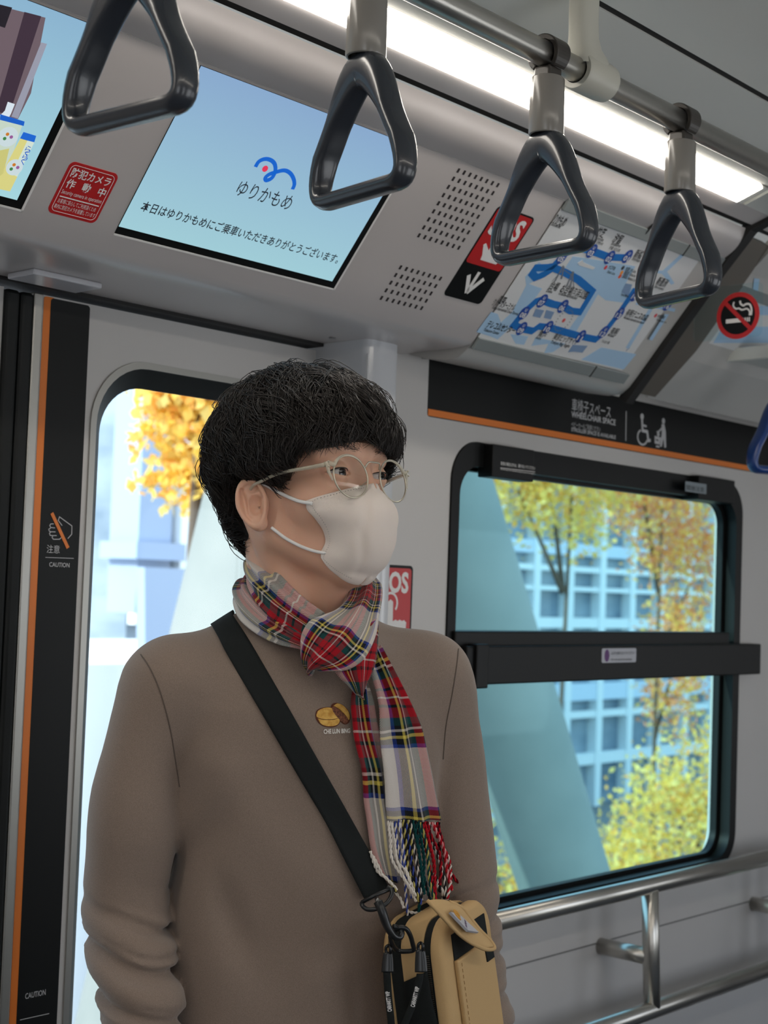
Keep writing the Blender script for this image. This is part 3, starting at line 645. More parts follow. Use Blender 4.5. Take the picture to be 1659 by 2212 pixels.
for x, y, r_ in ((692, 680, .0165),):
    a, b_ = FASF.px(*z1_(x, y))
    band('wheel_picture', FASF, [([(a + r_ * math.cos(t), b_ + r_ * 1.2 * math.sin(t)), (a + r_ * 1.15 * math.cos(t), b_ + r_ * 1.38 * math.sin(t))], .0018, False) for t in np.linspace(0, 2 * math.pi, 22, endpoint=False)], .0014, .0018, GREYP, mp)
for P_ in ([(560, 625), (600, 632), (580, 668), (545, 660)], [(610, 630), (648, 640), (630, 675), (598, 668)], [(735, 795), (805, 800), (780, 832), (740, 828), (712, 830)], [(985, 505), (1015, 510), (995, 570), (965, 545)], [(990, 818), (1005, 808), (985, 826)]):
    plate('landmark_picture', FASF, M_(P_), .0014, .0017, mat('map_grey_blue', srgb(124, 150, 184), .5), mp)
plate('ship_picture', FASF, M_([(757, 408), (780, 395), (785, 405), (840, 430), (830, 440), (765, 420)]), .0014, .0018, PAPER, mp)
band('bridge_picture', FASF, [(M_([(650, 495), (690, 420)]), .003, False), (M_([(680, 485), (693, 425)]), .003, False), (M_([(705, 520), (735, 448)]), .003, False), (M_([(722, 525), (738, 450)]), .003, False), (M_([(636, 495), (690, 440), (735, 470), (740, 530)]), .0012, False)], .0017, .0019, GREYP, mp)
# --- the far map band with its no smoking sticker
FARF = Frame((0, 1.49, 1.97), (1, 0, 0), (0, -.13, .155))
NSF = Frame((2.440, 0, 0), (0, -1, 0), (0, 0, 1))
m2 = plate('route_map', FARF, [(2.56, .045), (3.4, .045), (3.4, .155), (2.56, .155)], 0, .0012, PAPER); setp(m2, 'second printed map mostly cut off by the right edge, under the round sticker', 'map')
r3 = plate('advert_rail', FARF, [(2.53, .155), (3.6, .155), (3.6, .176), (2.53, .176)], .0, .005, GB); setp(r3, 'grey rail above the far map at the right edge', 'rail')
for P_ in ([(1560, 705), (1700, 705), (1700, 740), (1540, 740)], [(1628, 600), (1640, 602), (1632, 660), (1622, 660)], [(1640, 660), (1700, 660), (1700, 680), (1640, 680)]):
    plate('water_area', FARF, [FARF.px(*p) for p in P_], .0012, .0014, LBLUE, m2)
na, nb = NSF.px(1595, 682)
rr_ = .0435
acr = plate('acrylic_screen', NSF, rrect(-1.425, -1.285, 1.985, 2.085, .01), -.004, 0, GCLEAR); setp(acr, 'small clear plastic board beside the dark arch trim carrying the round sticker', 'screen panel')
circ = lambda r, n=48: [(na + r * math.cos(t), nb + r * math.sin(t)) for t in np.linspace(0, 2 * math.pi, n, endpoint=False)]
ns = plate('no_smoking_sticker', NSF, circ(rr_), .0014, .0022, REDF); setp(ns, 'round red no smoking sticker with a crossed cigarette at the right edge', 'sticker')
plate('black_field', NSF, circ(rr_ * .80), .0022, .0025, BLACK, ns)
q = rr_
plate('cigarette_mark', NSF, [(na - .55 * q, nb - .30 * q), (na + .28 * q, nb - .30 * q), (na + .28 * q, nb - .12 * q), (na - .55 * q, nb - .12 * q)], .0025, .0028, INKW, ns)
for dx in (.33, .43, .52): plate('cigarette_mark', NSF, [(na + dx * q, nb - .30 * q), (na + (dx + .055) * q, nb - .30 * q), (na + (dx + .055) * q, nb - .12 * q), (na + dx * q, nb - .12 * q)], .0025, .0028, INKW, ns)
sm = lambda P: catmull([(na + x * q, nb + y * q) for x, y in P], 24)
band('smoke_mark', NSF, [(sm([(.55, -.05), (.55, .12), (.42, .25), (.20, .22), (.05, .30), (-.10, .30), (-.22, .45), (-.18, .60)]), .05 * q * 1.4, False), (sm([(.62, -.05), (.64, .2), (.55, .42), (.38, .45), (.25, .40), (.12, .50), (.10, .62)]), .06 * q * 1.4, False)], .0025, .0028, INKW, ns)
band('slash_mark', NSF, [([(na - .62 * q, nb + .62 * q), (na + .62 * q, nb - .62 * q)], .17 * q, False)], .0028, .0032, REDF, ns)
# --- wheelchair space band
wb_ = plate('wheelchair_space_sign', WALLF, rrect(1.975, 3.55, 1.806, 1.914, .006), 0, .0010, BLACK)
setp(wb_, 'long black wheelchair space sign with orange lower edge above the window', 'sign')
plate('orange_strip', WALLF, [(1.9755, 1.8075), (3.5495, 1.8075), (3.5495, 1.8195), (1.9755, 1.8195)], .001, .0014, ORANGE, wb_)
SG = mat('sign_grey_print', srgb(188, 188, 190), .5)
def z5(x, y): return (860 + .4816 * x, 740 + .4816 * y)
tpx('lettering', WALLF, '車椅子スペース', z5(776, 302), z5(950, 336), SG, wb_, h=.0016, em=.028)
tpx('lettering', WALLF, 'WHEELCHAIR SPACE', z5(774, 333), z5(972, 372), SG, wb_, h=.0016, em=.0165, bold=.02)
tpx('lettering', WALLF, 'ベビーカーもご利用ください', z5(774, 378), z5(904, 400), SG, wb_, h=.0016, em=.0125)
tpx('lettering', WALLF, 'STROLLER SPACE IS AVAILABLE', z5(774, 398), z5(973, 432), SG, wb_, h=.0016, em=.0105, bold=.02)
w5 = lambda pts: [WALLF.px(*z5(*p)) for p in pts]
band('divider_line', WALLF, [(w5([(1021, 308), (1019, 441)]), .0022, False)], .001, .0014, SG, wb_)
def disc(fr, c, r, ry=None, n=18): return [(c[0] + r * math.cos(t), c[1] + (ry or r) * math.sin(t)) for t in np.linspace(0, 2 * math.pi, n, endpoint=False)]
c1 = WALLF.px(*z5(1092, 332)); c2 = WALLF.px(*z5(1188, 352))
plate('wheelchair_mark', WALLF, disc(WALLF, c1, .0065), .001, .0014, SG, wb_)
wc = WALLF.px(*z5(1094, 425))
band('wheelchair_mark', WALLF, [(w5([(1092, 345), (1094, 395), (1115, 400), (1120, 440), (1130, 438)]), .0065, False), (w5([(1094, 370), (1112, 376)]), .0045, False), ([(wc[0] + .019 * math.cos(t), wc[1] + .0155 * math.sin(t)) for t in np.linspace(2.0, 6.0, 18)], .0042, False)], .001, .0014, SG, wb_)
plate('stroller_mark', WALLF, disc(WALLF, c2, .0062), .001, .0014, SG, wb_)
plate('stroller_mark', WALLF, w5([(1180, 365), (1192, 367), (1198, 400), (1200, 470), (1192, 472), (1188, 430), (1180, 468), (1172, 466), (1180, 410)]), .001, .0014, SG, wb_)
band('stroller_mark', WALLF, [(w5([(1180, 385), (1165, 402), (1158, 400)]), .004, False), (w5([(1150, 425), (1172, 432), (1168, 450), (1152, 446)]), .007, True), (w5([(1154, 465), (1170, 468)]), .004, False)], .001, .0014, SG, wb_)
plate('stroller_mark', WALLF, disc(WALLF, WALLF.px(*z5(1165, 412)), .005), .001, .0014, SG, wb_)
# --- window latch print, sash label
LF = Frame((0, 1.6548, 0), (1, 0, 0), (0, 0, 1))
tpx('latch_text', LF, '非常の場合以外は、開けないでください', z5(459, 553), z5(614, 566), INKW, w1, h=.0004, em=.0075)
band('latch_line', LF, [([LF.px(*z5(459, 562)), LF.px(*z5(614, 580))], .0008, False)], 0, .0004, INKW, w1)
tpx('latch_text', LF, 'Do not open the window except in case of emergency', z5(459, 572), z5(614, 590), INKW, w1, h=.0004, em=.004)
st1 = plate('latch_label', LF, rrect(2.815, 2.905, 1.735, 1.757, .002), 0, .0008, mat('label_grey', srgb(130, 140, 146), .4)); setp(st1, 'small faded label on the right end of the window top rail', 'label')
tpx('lettering', LF, '開放注意', (1482, 1058), (1520, 1062), INKK, st1, h=.0012, em=.012)
BF = Frame((0, 1.652, 0), (1, 0, 0), (0, 0, 1))
a, b_ = BF.px(1299, 1432); a2, b2 = BF.px(1374, 1400)
st2 = plate('window_label', BF, rrect(a, a2, b_, b2, .004), 0, .0008, mat('label_pale', srgb(176, 178, 186), .4)); setp(st2, 'small pale warning label on the middle of the window bar', 'label')
plate('warning_mark', BF, [(a + .018 + .0085 * math.cos(t), (b_ + b2) / 2 + .0125 * math.sin(t)) for t in np.linspace(0, 2 * math.pi, 16, endpoint=False)], .0008, .0012, mat('violet_print', srgb(92, 52, 110), .5), st2)
text('lettering', BF, 'お手を触れないでください', a + .034, (b_ + b2) / 2 + .002, .0075, INKK, st2, h=.0012, width=(a2 - a) - .042)
text('lettering', BF, 'Do not touch the window', a + .034, (b_ + b2) / 2 - .010, .006, INKK, st2, h=.0012, width=(a2 - a) - .05)
# --- caution print on the door strip
def z3(x, y): return (x * .3618, 560 + y * .3618)
D3 = lambda pts: [DOORF.px(*z3(*p)) for p in pts]
hand_l = [(345, 1560), (350, 1540), (425, 1590), (425, 1645), (400, 1668), (395, 1668)]
band('hand_mark', DOORF, [(D3([(368, 1590), (345, 1560), (352, 1538), (426, 1592), (425, 1642), (402, 1668)]), .0012, False), (D3([(318, 1580), (300, 1580), (294, 1590), (300, 1602), (325, 1604)]), .0012, False), (D3([(300, 1604), (288, 1612), (290, 1622), (300, 1627), (328, 1628)]), .0012, False), (D3([(300, 1628), (292, 1636), (296, 1648), (306, 1650), (335, 1650)]), .0012, False), (D3([(312, 1651), (308, 1662), (316, 1672), (352, 1672), (365, 1660)]), .0012, False)], .001, .0014, SG, d1)
band('slash_mark', DOORF, [(D3([(305, 1515), (402, 1724)]), .0052, False)], .0014, .0018, ORANGE, d1)
tpx('caution_text', DOORF, '注意', z3(275, 1750), z3(352, 1752), SG, d1, h=.0014, em=.0125)
band('caution_line', DOORF, [(D3([(268, 1780), (437, 1786)]), .0008, False)], .001, .0014, SG, d1)
tpx('caution_text', DOORF, 'CAUTION', z3(290, 1836), z3(411, 1838), SG, d1, h=.0014, em=.0088, bold=.01)
tpx('caution_text', DOORF, 'CAUTION', (53, 2156), (97, 2150), SG, d1, h=.0014, em=.0108, bold=.01)
band('caution_line', DOORF, [([DOORF.px(42, 2203), DOORF.px(105, 2189)], .0009, False)], .001, .0014, SG, d1)
# ------------------------------------------------------------------ outside: street, leaning concrete legs, glass building, autumn trees
CONC = noisecol(mat('concrete', srgb(132, 136, 134), .8), srgb(122, 128, 126), srgb(142, 145, 142), 1.2)
st(MB().box((-60, 120), (2.6, 140), (-6.3, -6.0)).build('ground', noisecol(mat('asphalt', srgb(120, 120, 120), .9), srgb(110, 112, 114), srgb(136, 136, 134), .6)))
pc = empty('leaning_column', (4.6, 6.0, -6.0), 'huge round concrete legs leaning together outside, seen through both windows', 'column')
def leg(p0, p1, r0, r1):
    P = [np.array(p0) + (np.array(p1) - np.array(p0)) * t for t in np.linspace(0, 1, 12)]
    return MB().tube(P, np.linspace(r0, r1, 12), 48).build('leg', CONC, pc, True)
LE = np.array([on(1, 6, 1050, 1364), on(1, 6, 1220, 1905)]); LE[:, 0] += .0
dv = (LE[1] - LE[0]) / (LE[1][2] - LE[0][2])
leg(LE[0] + dv * (5.6 - LE[0][2]), LE[0] + dv * (-6.0 - LE[0][2]), .34, .32)
L2 = np.array([on(1, 6.0, 628, 1010), on(1, 6.0, 550, 1360)]); d2_ = (L2[1] - L2[0]) / (L2[1][2] - L2[0][2])
leg(L2[0] + d2_ * (5.6 - L2[0][2]), L2[0] + d2_ * (-6.0 - L2[0][2]), .42, .50)
for zz_ in (-.15, 1.35): pass
# building of glass and pale mullions
BG = noisecol(mat('facade_glass', srgb(112, 130, 146), .3), srgb(96, 116, 136), srgb(150, 164, 176), .35, (1, 1, 2.5))
BM = mat('facade_mullion', srgb(232, 238, 240), .6)
BB = mat('facade_band', srgb(206, 220, 236), .6)
bd = empty('office_building', (60, 30, -6), 'far glass office building with a pale grid of mullions and bands', 'building')
MB().box((24, 100), (30.3, 48), (-6, 30)).build('curtain_wall', BG, bd)
for k in range(30):
    X_ = 33.2 + 2.02 * k
    MB().box((X_ - .18, X_ + .18), (29.9, 30.3), (-6, 14)).build('mullion', BM, bd)
for zb, hh, mm in ((3.15, .22, BB), (2.45, .10, BM), (.55, .18, BM), (-1.9, .30, BB), (-2.7, .12, BM), (-4.3, .2, BM), (5.9, .4, BB), (8.6, .3, BB), (1.75, .08, BM)):
    MB().box((24, 100), (29.95, 30.25), (zb - hh, zb + hh)).build('floor_band', mm, bd)
# white building at the left seen through the door
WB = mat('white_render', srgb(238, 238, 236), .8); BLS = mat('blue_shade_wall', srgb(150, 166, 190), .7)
b2 = empty('white_building', (14, 18, -6), 'sunlit white building with grey-blue piers seen through the door window', 'building')
MB().box((4, 24), (18.4, 26), (-6, .2)).build('wall', WB, b2)
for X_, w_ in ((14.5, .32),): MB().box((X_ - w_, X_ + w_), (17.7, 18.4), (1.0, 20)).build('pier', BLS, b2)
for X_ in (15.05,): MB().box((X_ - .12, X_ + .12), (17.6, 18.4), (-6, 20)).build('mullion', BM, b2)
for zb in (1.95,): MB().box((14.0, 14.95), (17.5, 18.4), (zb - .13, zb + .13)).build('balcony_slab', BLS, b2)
mesh('painted_shade', [(14.0, 17.3, 1.7), (14.9, 17.3, 1.7), (14.9, 17.3, -6), (14.5, 17.3, -6), (14.0, 17.5, 1.7), (14.9, 17.5, 1.7), (14.9, 17.5, -6), (14.5, 17.5, -6)], [(0, 1, 2, 3), (7, 6, 5, 4), (0, 3, 7, 4), (1, 5, 6, 2), (0, 4, 5, 1)], BLS, b2)  # blue-grey sheet standing in for the bluish shade on the white building
def leafmat(nm, cols):
    m = bpy.data.materials.new(nm); m.use_nodes = True; nt = m.node_tree; nt.nodes.clear()
    o = nt.nodes.new('ShaderNodeOutputMaterial'); g = nt.nodes.new('ShaderNodeNewGeometry'); r = nt.nodes.new('ShaderNodeValToRGB')
    r.color_ramp.interpolation = 'CONSTANT'
    while len(r.color_ramp.elements) < len(cols): r.color_ramp.elements.new(.5)
    for i, c in enumerate(cols): r.color_ramp.elements[i].position = i / len(cols); r.color_ramp.elements[i].color = srgb(*c)
    d = nt.nodes.new('ShaderNodeBsdfDiffuse'); t = nt.nodes.new('ShaderNodeBsdfTranslucent'); mx = nt.nodes.new('ShaderNodeMixShader'); mx.inputs[0].default_value = .5
    nt.links.new(g.outputs['Random Per Island'], r.inputs[0])
    for s_ in (d, t): nt.links.new(r.outputs[0], s_.inputs[0])
    nt.links.new(d.outputs[0], mx.inputs[1]); nt.links.new(t.outputs[0], mx.inputs[2]); nt.links.new(mx.outputs[0], o.inputs[0]); return m
YEL = leafmat('autumn_leaves_yellow', [(255, 224, 124), (250, 214, 106), (255, 232, 150), (244, 216, 124), (250, 196, 112), (232, 214, 136)])
ORA = leafmat('autumn_leaves_orange', [(255, 204, 124), (244, 172, 124), (255, 216, 118), (255, 226, 134), (232, 164, 124)])
BARK = mat('bark', srgb(96, 82, 70), .9)
def tree(c, blobs, lm, lab, nl=3200, ls=.15, trunk=None):
    t = empty('autumn_tree', (trunk[0], trunk[1], -6.0), lab, 'tree', 'autumn trees outside the carriage')
    rr = np.random.default_rng(int(abs(c[0]) * 100)); V = []; F = []
    tot = sum(b_[3] * b_[4] * b_[5] for b_ in blobs)
    for (x, y, z, rx, ry, rz) in blobs:
        k = int(nl * rx * ry * rz / tot)
        cl = rr.normal(size=(max(6, k // 45), 3)); cl /= np.linalg.norm(cl, axis=1)[:, None]; cl *= rr.uniform(.25, 1, (len(cl), 1)) ** .5
        for i in range(k):
            q = cl[rr.integers(len(cl))] + rr.normal(size=3) * .20
            p = np.array([x, y, z]) + q * np.array([rx, ry, rz])
            a, b_ = rr.normal(size=3), rr.normal(size=3); a /= np.linalg.norm(a); b_ -= a * a.dot(b_); b_ /= np.linalg.norm(b_)
            s = ls * rr.uniform(.6, 1.3); n0 = len(V)
            V += [p - a * s * .6, p - b_ * s * .38, p + a * s * .6, p + b_ * s * .38]; F.append((n0, n0 + 1, n0 + 2, n0 + 3))
    mesh('foliage', V, F, lm, t)
    tb = MB(); tx, ty = trunk
    top = np.array([blobs[0][0], blobs[0][1], blobs[0][2]])
    tb.tube(catmull([(tx, ty, -6), (tx + .1, ty, -4), (tx, ty, -2.5) if top[2] > -1 else (tx, ty, -5), top], 12), np.linspace(.08, .03, 12), 10)
    for b_ in blobs[1:]: tb.tube([np.array([tx, ty, max(-5, min(b_[2], top[2]) - 1.8)]), np.array(b_[:3])], [.06, .02], 6)
    tb.build('trunk', BARK, t, True)
def bl_(px, py, Y, rpx, rpz, ry=.8):
    p = on(1, Y, px, py); d = proj_depth(p); return (p[0], p[1], p[2], rpx * d / FPX * 1.9, ry, rpz * d / FPX * 1.25)
def proj_depth(p): return -(RM.T @ (np.array(p) - CAMP))[2]
tA = [bl_(1235, 1070, 16, 100, 95), bl_(1120, 1060, 16, 60, 80), bl_(1180, 960, 16, 150, 80)]
tree(tA[0], tA, YEL, 'yellow autumn tree top left in the side window, behind the leaning column', 6000, .115, (tA[0][0] - .2, 16.0))
tB = [bl_(1430, 1100, 17, 95, 110), bl_(1490, 1260, 17, 32, 130), bl_(1380, 1010, 17, 120, 60), bl_(1460, 1420, 17, 45, 120)]
tree(tB[0], tB, ORA, 'orange and yellow autumn tree hanging down the right half of the side window', 8000, .115, (tB[0][0] + .6, 17.4))
tC = [bl_(1470, 1780, 12, 130, 120), bl_(1340, 1880, 12, 90, 80), bl_(1540, 1680, 12, 60, 100), bl_(1440, 1980, 12, 200, 90)]
tree(tC[0], tC, YEL, 'low yellow tree crown filling the lower right of the side window', 9000, .09, (tC[0][0], 12.0))
tD = [bl_(1075, 1880, 14, 50, 140), bl_(1060, 2050, 14, 80, 100)]
tree(tD[0], tD, YEL, 'yellow shrubby tree seen left of the leaning column at the window bottom', 1500, .12, (tD[0][0], 14.0))
tE = [bl_(445, 930, 10, 52, 100), bl_(430, 830, 10, 50, 60), bl_(500, 830, 10, 60, 70), bl_(440, 1040, 10, 26, 60)]
tree(tE[0], tE, YEL, 'golden autumn tree behind the hair in the door window', 4200, .11, (tE[0][0] - .1, 10.0))
# ------------------------------------------------------------------ the passenger
import openvdb
from mathutils.bvhtree import BVHTree
# local frame of the figure: u right, w towards the viewer's side of the car, z up (all horizontal axes fixed in the car)
_h = ray(669, 1106)[:2]; _h /= np.linalg.norm(_h)
WV = np.array([-_h[0], -_h[1], 0.]); UV_ = np.array([_h[1], -_h[0], 0.]); ZV = np.array([0, 0, 1.])
PO = CAMP + 1.75 * ray(669, 1019); PO[2] = 0
def L2W(p): p = np.asarray(p, float); return PO + p[..., 0:1] * UV_ + p[..., 1:2] * WV + p[..., 2:3] * ZV
def Q(px, py, w=0.):
    r = ray(px, py); s = ((PO - CAMP).dot(WV) + w) / r.dot(WV); d = CAMP + s * r - PO
    return np.array([d.dot(UV_), w, d[2]])
def w2l(p): d = np.asarray(p) - PO; return np.stack([d @ UV_, d @ WV, d[..., 2]], -1)
f4 = np.float32
def grid(lo, hi, h):
    ax = [np.arange(lo[i], hi[i] + h, h, dtype=f4) for i in range(3)]
    return ax, np.meshgrid(*ax, indexing='ij')
def smin(a, b, k):
    h = np.clip(.5 + .5 * (b - a) / k, 0, 1); return b + (a - b) * h - k * h * (1 - h)
def smax(a, b, k): return -smin(-a, -b, k)
def ell(G, c, r):
    x, y, z = (G[0] - c[0]) / r[0], (G[1] - c[1]) / r[1], (G[2] - c[2]) / r[2]
    k0 = np.sqrt(x * x + y * y + z * z); k1 = np.sqrt((x / r[0]) ** 2 + (y / r[1]) ** 2 + (z / r[2]) ** 2) + 1e-6
    return k0 * (k0 - 1) / k1
def cap(G, a, b, ra, rb=None):
    rb = ra if rb is None else rb; a = np.array(a, f4); b = np.array(b, f4); d = b - a; L = float(d.dot(d))
    t = np.clip(((G[0] - a[0]) * d[0] + (G[1] - a[1]) * d[1] + (G[2] - a[2]) * d[2]) / L, 0, 1)
    return np.sqrt((G[0] - a[0] - t * d[0]) ** 2 + (G[1] - a[1] - t * d[1]) ** 2 + (G[2] - a[2] - t * d[2]) ** 2) - (ra + (rb - ra) * t)
def sph(G, c, r): return np.sqrt((G[0] - c[0]) ** 2 + (G[1] - c[1]) ** 2 + (G[2] - c[2]) ** 2) - r
def poly(name, D, lo, h, m, tf, parent=None, smooth_it=2):
    g = openvdb.FloatGrid(); g.background = 1.0
    g.copyFromArray(np.ascontiguousarray(D, dtype=np.float32), tolerance=0)
    pts, quads = g.convertToQuads(isovalue=0.0)
    P = np.array(lo) + pts * h
    o = mesh(name, tf(P), quads[:, ::-1].tolist() if True else quads.tolist(), m, parent, True); fixn(o)
    if smooth_it:
        md = o.modifiers.new('relax', 'SMOOTH'); md.iterations = smooth_it; md.factor = .5
    return o
def vnoise(G, f, seed=0):
    """cheap smooth noise from a few rotated sines"""
    r_ = np.random.default_rng(seed); out = 0
    for _ in range(5):
        k = r_.normal(size=3); k /= np.linalg.norm(k); ff = f * r_.uniform(.7, 1.4)
        out = out + np.sin(ff * (G[0] * k[0] + G[1] * k[1] + G[2] * k[2]) + r_.uniform(0, 6.28))
    return out / 5
# ---- head frame
PSI, PIT, HS = math.radians(44), math.radians(6), 1.03
Fh = np.array([math.sin(PSI), math.cos(PSI), 0]); Lh = np.array([math.cos(PSI), -math.sin(PSI), 0]); Kh = np.array([0, 0, 1.])
Fp = Fh * math.cos(PIT) + Kh * math.sin(PIT); Kp = Kh * math.cos(PIT) - Fh * math.sin(PIT)
eye_mid = np.array([0, 0, 0.]); _e = Q(783.5, 1019, .0615)
HC = _e - HS * .0865 * Fp
def H2L(p): p = np.asarray(p, float) * HS; return HC + p[..., 0:1] * Fp + p[..., 1:2] * Lh + p[..., 2:3] * Kp
def H2W(p): return L2W(H2L(p))
def W2H(p): d = w2l(p) - HC; return np.stack([d @ Fp, d @ Lh, d @ Kp], -1) / HS
SKIN = mat('skin', srgb(216, 170, 145), .46, spec=.35, sss=.25, bump=(900, .12))
def headsdf(G):
    Gs = (G[0], np.abs(G[1]), G[2])
    d = ell(G, (-.012, 0, .040), (.097, .0755, .088))
    d = smin(d, ell(G, (.028, 0, -.030), (.060, .0565, .082)), .020)
    d = smin(d, ell(G, (.045, 0, .035), (.046, .056, .045)), .020)
    d = smin(d, ell(Gs, (.048, .040, -.032), (.032, .024, .027)), .014)
    d = smin(d, cap(Gs, (-.006, .053, -.010), (.000, .0515, -.064), .017, .016), .018)
    d = smin(d, cap(Gs, (.000, .0515, -.064), (.066, .012, -.104), .016, .017), .018)
    d = smin(d, ell(G, (.072, 0, -.103), (.020, .022, .018)), .014)
    d = smin(d, cap(Gs, (.078, .012, .0225), (.066, .047, .020), .0115, .010), .012)
    # sockets
    d = smax(d, -sph(Gs, (.0985, .0325, -.001), .0165), .012)
    # nose
    d = smin(d, cap(G, (.083, 0, .008), (.1040, 0, -.041), .0085, .0105), .010)
    d = smin(d, sph(Gs, (.0935, .0125, -.045), .0085), .007)
    # muzzle and lips under the mask
    d = smin(d, ell(G, (.078, 0, -.068), (.020, .028, .024)), .014)
    d = smin(d, ell(G, (.0955, 0, -.064), (.006, .022, .0045)), .004); d = smin(d, ell(G, (.0945, 0, -.074), (.006, .018, .005)), .004)
    # lids over the eyeball with an almond opening
    e = sph(Gs, (.0735, .0315, -.003), .0150)
    yy = (Gs[1] - .0315) / .0150; up = .0044 * np.clip(1 - (yy + .12) ** 2, 0, 1) ** .6 + .0006 * yy; lo_ = -.0028 * np.clip(1 - (yy - .05) ** 2, 0, 1) ** .8 + .0008 * yy
    op = np.maximum(np.maximum(Gs[2] + .003 - up, lo_ - Gs[2] - .003), np.maximum(np.abs(yy) * .015 - .0150, .074 - G[0]))
    e = smax(e, -op, .0012)
    d = smin(d, e, .0055)
    d = smax(d, -np.maximum(op, .0805 - G[0]), .001)
    # ear
    a = math.radians(-14); ca, sa = math.cos(a), math.sin(a)
    ex_ = (G[0] - .000) / .93; ez = (G[2] + .0305) / .93
    X1 = ca * ex_ - sa * ez; Z1 = sa * ex_ + ca * ez; fl = math.radians(-30)
    Y0 = Gs[1] - .0765
    X2 = math.cos(fl) * X1 + math.sin(fl) * Y0; Y2 = -math.sin(fl) * X1 + math.cos(fl) * Y0
    E = (X2 + .006, Y2 - .0035, Z1)
    wz = 1 - .22 * np.clip(-Z1 / .03, 0, 1)
    body = ell((E[0] / wz, E[1], E[2]), (0, 0, 0), (.0185, .0044, .0315))
    rr = np.sqrt((E[0] / .0165 / wz) ** 2 + (E[2] / .0290) ** 2); tor = np.sqrt(((rr - 1) * .0200) ** 2 + (E[1] - .0050) ** 2) - (.0028 + .0012 * np.clip(-E[0] / .016, 0, 1))
    tor = np.maximum(tor, -(.016 - np.maximum(E[0], -E[2] - .1)) - .02)
    body = smin(body, tor, .0035)
    body = smax(body, -ell(E, (.0035, .0055, -.0035), (.0095, .0085, .0135)), .002)
    body = smax(body, -ell(E, (-.0095, .0052, .004), (.0030, .0048, .018)), .0018)
    body = smax(body, -ell(E, (.004, .0050, .0165), (.0065, .0045, .0045)), .002)
    body = smin(body, cap(E, (.0135, .0020, -.002), (.0120, .0018, -.009), .0040), .003)
    body = smin(body, ell(E, (.0035, .0005, -.0265), (.0085, .0050, .0085)), .005)
    d = smin(d, body, .005)
    return d
# neck and shoulders in the figure frame
BETA = math.radians(20); FB = np.array([math.sin(BETA), math.cos(BETA), 0]); LBd = np.array([math.cos(BETA), -math.sin(BETA), 0])
BO = np.array([.004, -.035, 0.])           # body axis
def B2L(x, y, z): return BO + x * FB + y * LBd + z * ZV      # x forward, y his left
def bodyG(G): gx, gy = G[0] - BO[0], G[1] - BO[1]; return (gx * FB[0] + gy * FB[1], gx * LBd[0] + gy * LBd[1], G[2])
hz = 0.0016
lo = HC + np.array([-.120, -.125, -.270]); hi = HC + np.array([.125, .125, .150])
ax, G = grid(lo, hi, hz)
rel = [G[i] - HC[i] for i in range(3)]
GH = [(rel[0] * v[0] + rel[1] * v[1] + rel[2] * v[2]) / HS for v in (Fp, Lh, Kp)]
D = headsdf(GH) * HS
nt_, nb_ = H2L([-.030, 0, -.040]), B2L(.0, 0, 1.40)
nk = cap(G, nt_, nb_, .058, .060)
D = smin(D, nk, .022)
sm_a, sm_b = H2L([-.030, -.060, -.040]), B2L(.070, -.010, 1.425)
D = smin(D, cap(G, sm_a, sm_b, .012, .010), .016)
sm_a, sm_b = H2L([-.030, .060, -.040]), B2L(.070, .010, 1.425)
D = smin(D, cap(G, sm_a, sm_b, .012, .010), .016)
D = smin(D, cap(G, H2L([.062, 0, -.105]), H2L([.020, 0, -.125]), .014, .020), .02)
D = smin(D, cap(G, H2L([.036, 0, -.118]), B2L(.040, 0, 1.44), .013, .014), .014)
person = empty('person', (float(PO[0]), float(PO[1]), 0), 'young man in a taupe sweatshirt standing by the door, looking to the right', 'person')
body = poly('body', D, lo, hz, SKIN, L2W, person, 1)
bpy.context.view_layer.update()
def bvh_of(o):
    me = o.data; V = np.zeros(len(me.vertices) * 3); me.vertices.foreach_get('co', V); V = V.reshape(-1, 3) + inv(o.parent)
    return BVHTree.FromPolygons([Vector(v) for v in V], [tuple(p.vertices) for p in me.polygons])
BV_HEAD = bvh_of(body)
def hit(bvh, px, py, off=0.0):
    r = ray(px, py); r = r / np.linalg.norm(r); h = bvh.ray_cast(Vector(CAMP), Vector(r))
    if h[0] is None: return None
    n = np.array(h[1]); n = n if n.dot(r) < 0 else -n
    return np.array(h[0]) + n * off
# eyeballs
EYE = mat('eye_white', srgb(176, 168, 164), .12, spec=.6); IRIS = mat('iris_dark', srgb(34, 22, 18), .1, spec=.7); PUP = mat('pupil', srgb(4, 4, 4), .08)
def ball(name, c, r, m, parent, dirn=None, cut=None, n=24):
    v = []; f = []
    for i in range(n + 1):
        th = math.pi * i / n if cut is None else cut * i / n
        for j in range(n): v.append((math.cos(th), math.sin(th) * math.cos(2 * math.pi * j / n), math.sin(th) * math.sin(2 * math.pi * j / n)))
    f = [(i * n + j, i * n + (j + 1) % n, (i + 1) * n + (j + 1) % n, (i + 1) * n + j) for i in range(n) for j in range(n)]
    V = np.array(v); d = np.array(dirn if dirn is not None else (1, 0, 0), float); d /= np.linalg.norm(d)
    a = np.cross(d, (0, 0, 1.)); a /= np.linalg.norm(a); b_ = np.cross(a, d)
    P = np.array(c) + r * (V[:, 0:1] * d + V[:, 1:2] * a + V[:, 2:3] * b_)
    return mesh(name, H2W(P), f, m, parent, True)
gz = (1, .05, -.02)   # gaze in the head frame
for sy in (-1, 1):
    c = (.0735, sy * .0315, -.003)
    e = ball('eye', c, .0131, EYE, person)
    ball('iris', c, .01335, IRIS, e, gz, .45); ball('pupil', c, .01345, PUP, e, gz, .19)
HAIRM = mat('hair_dark', srgb(26, 19, 15), .46, spec=.42)
LASH = mat('lash_dark', srgb(36, 26, 22), .6)
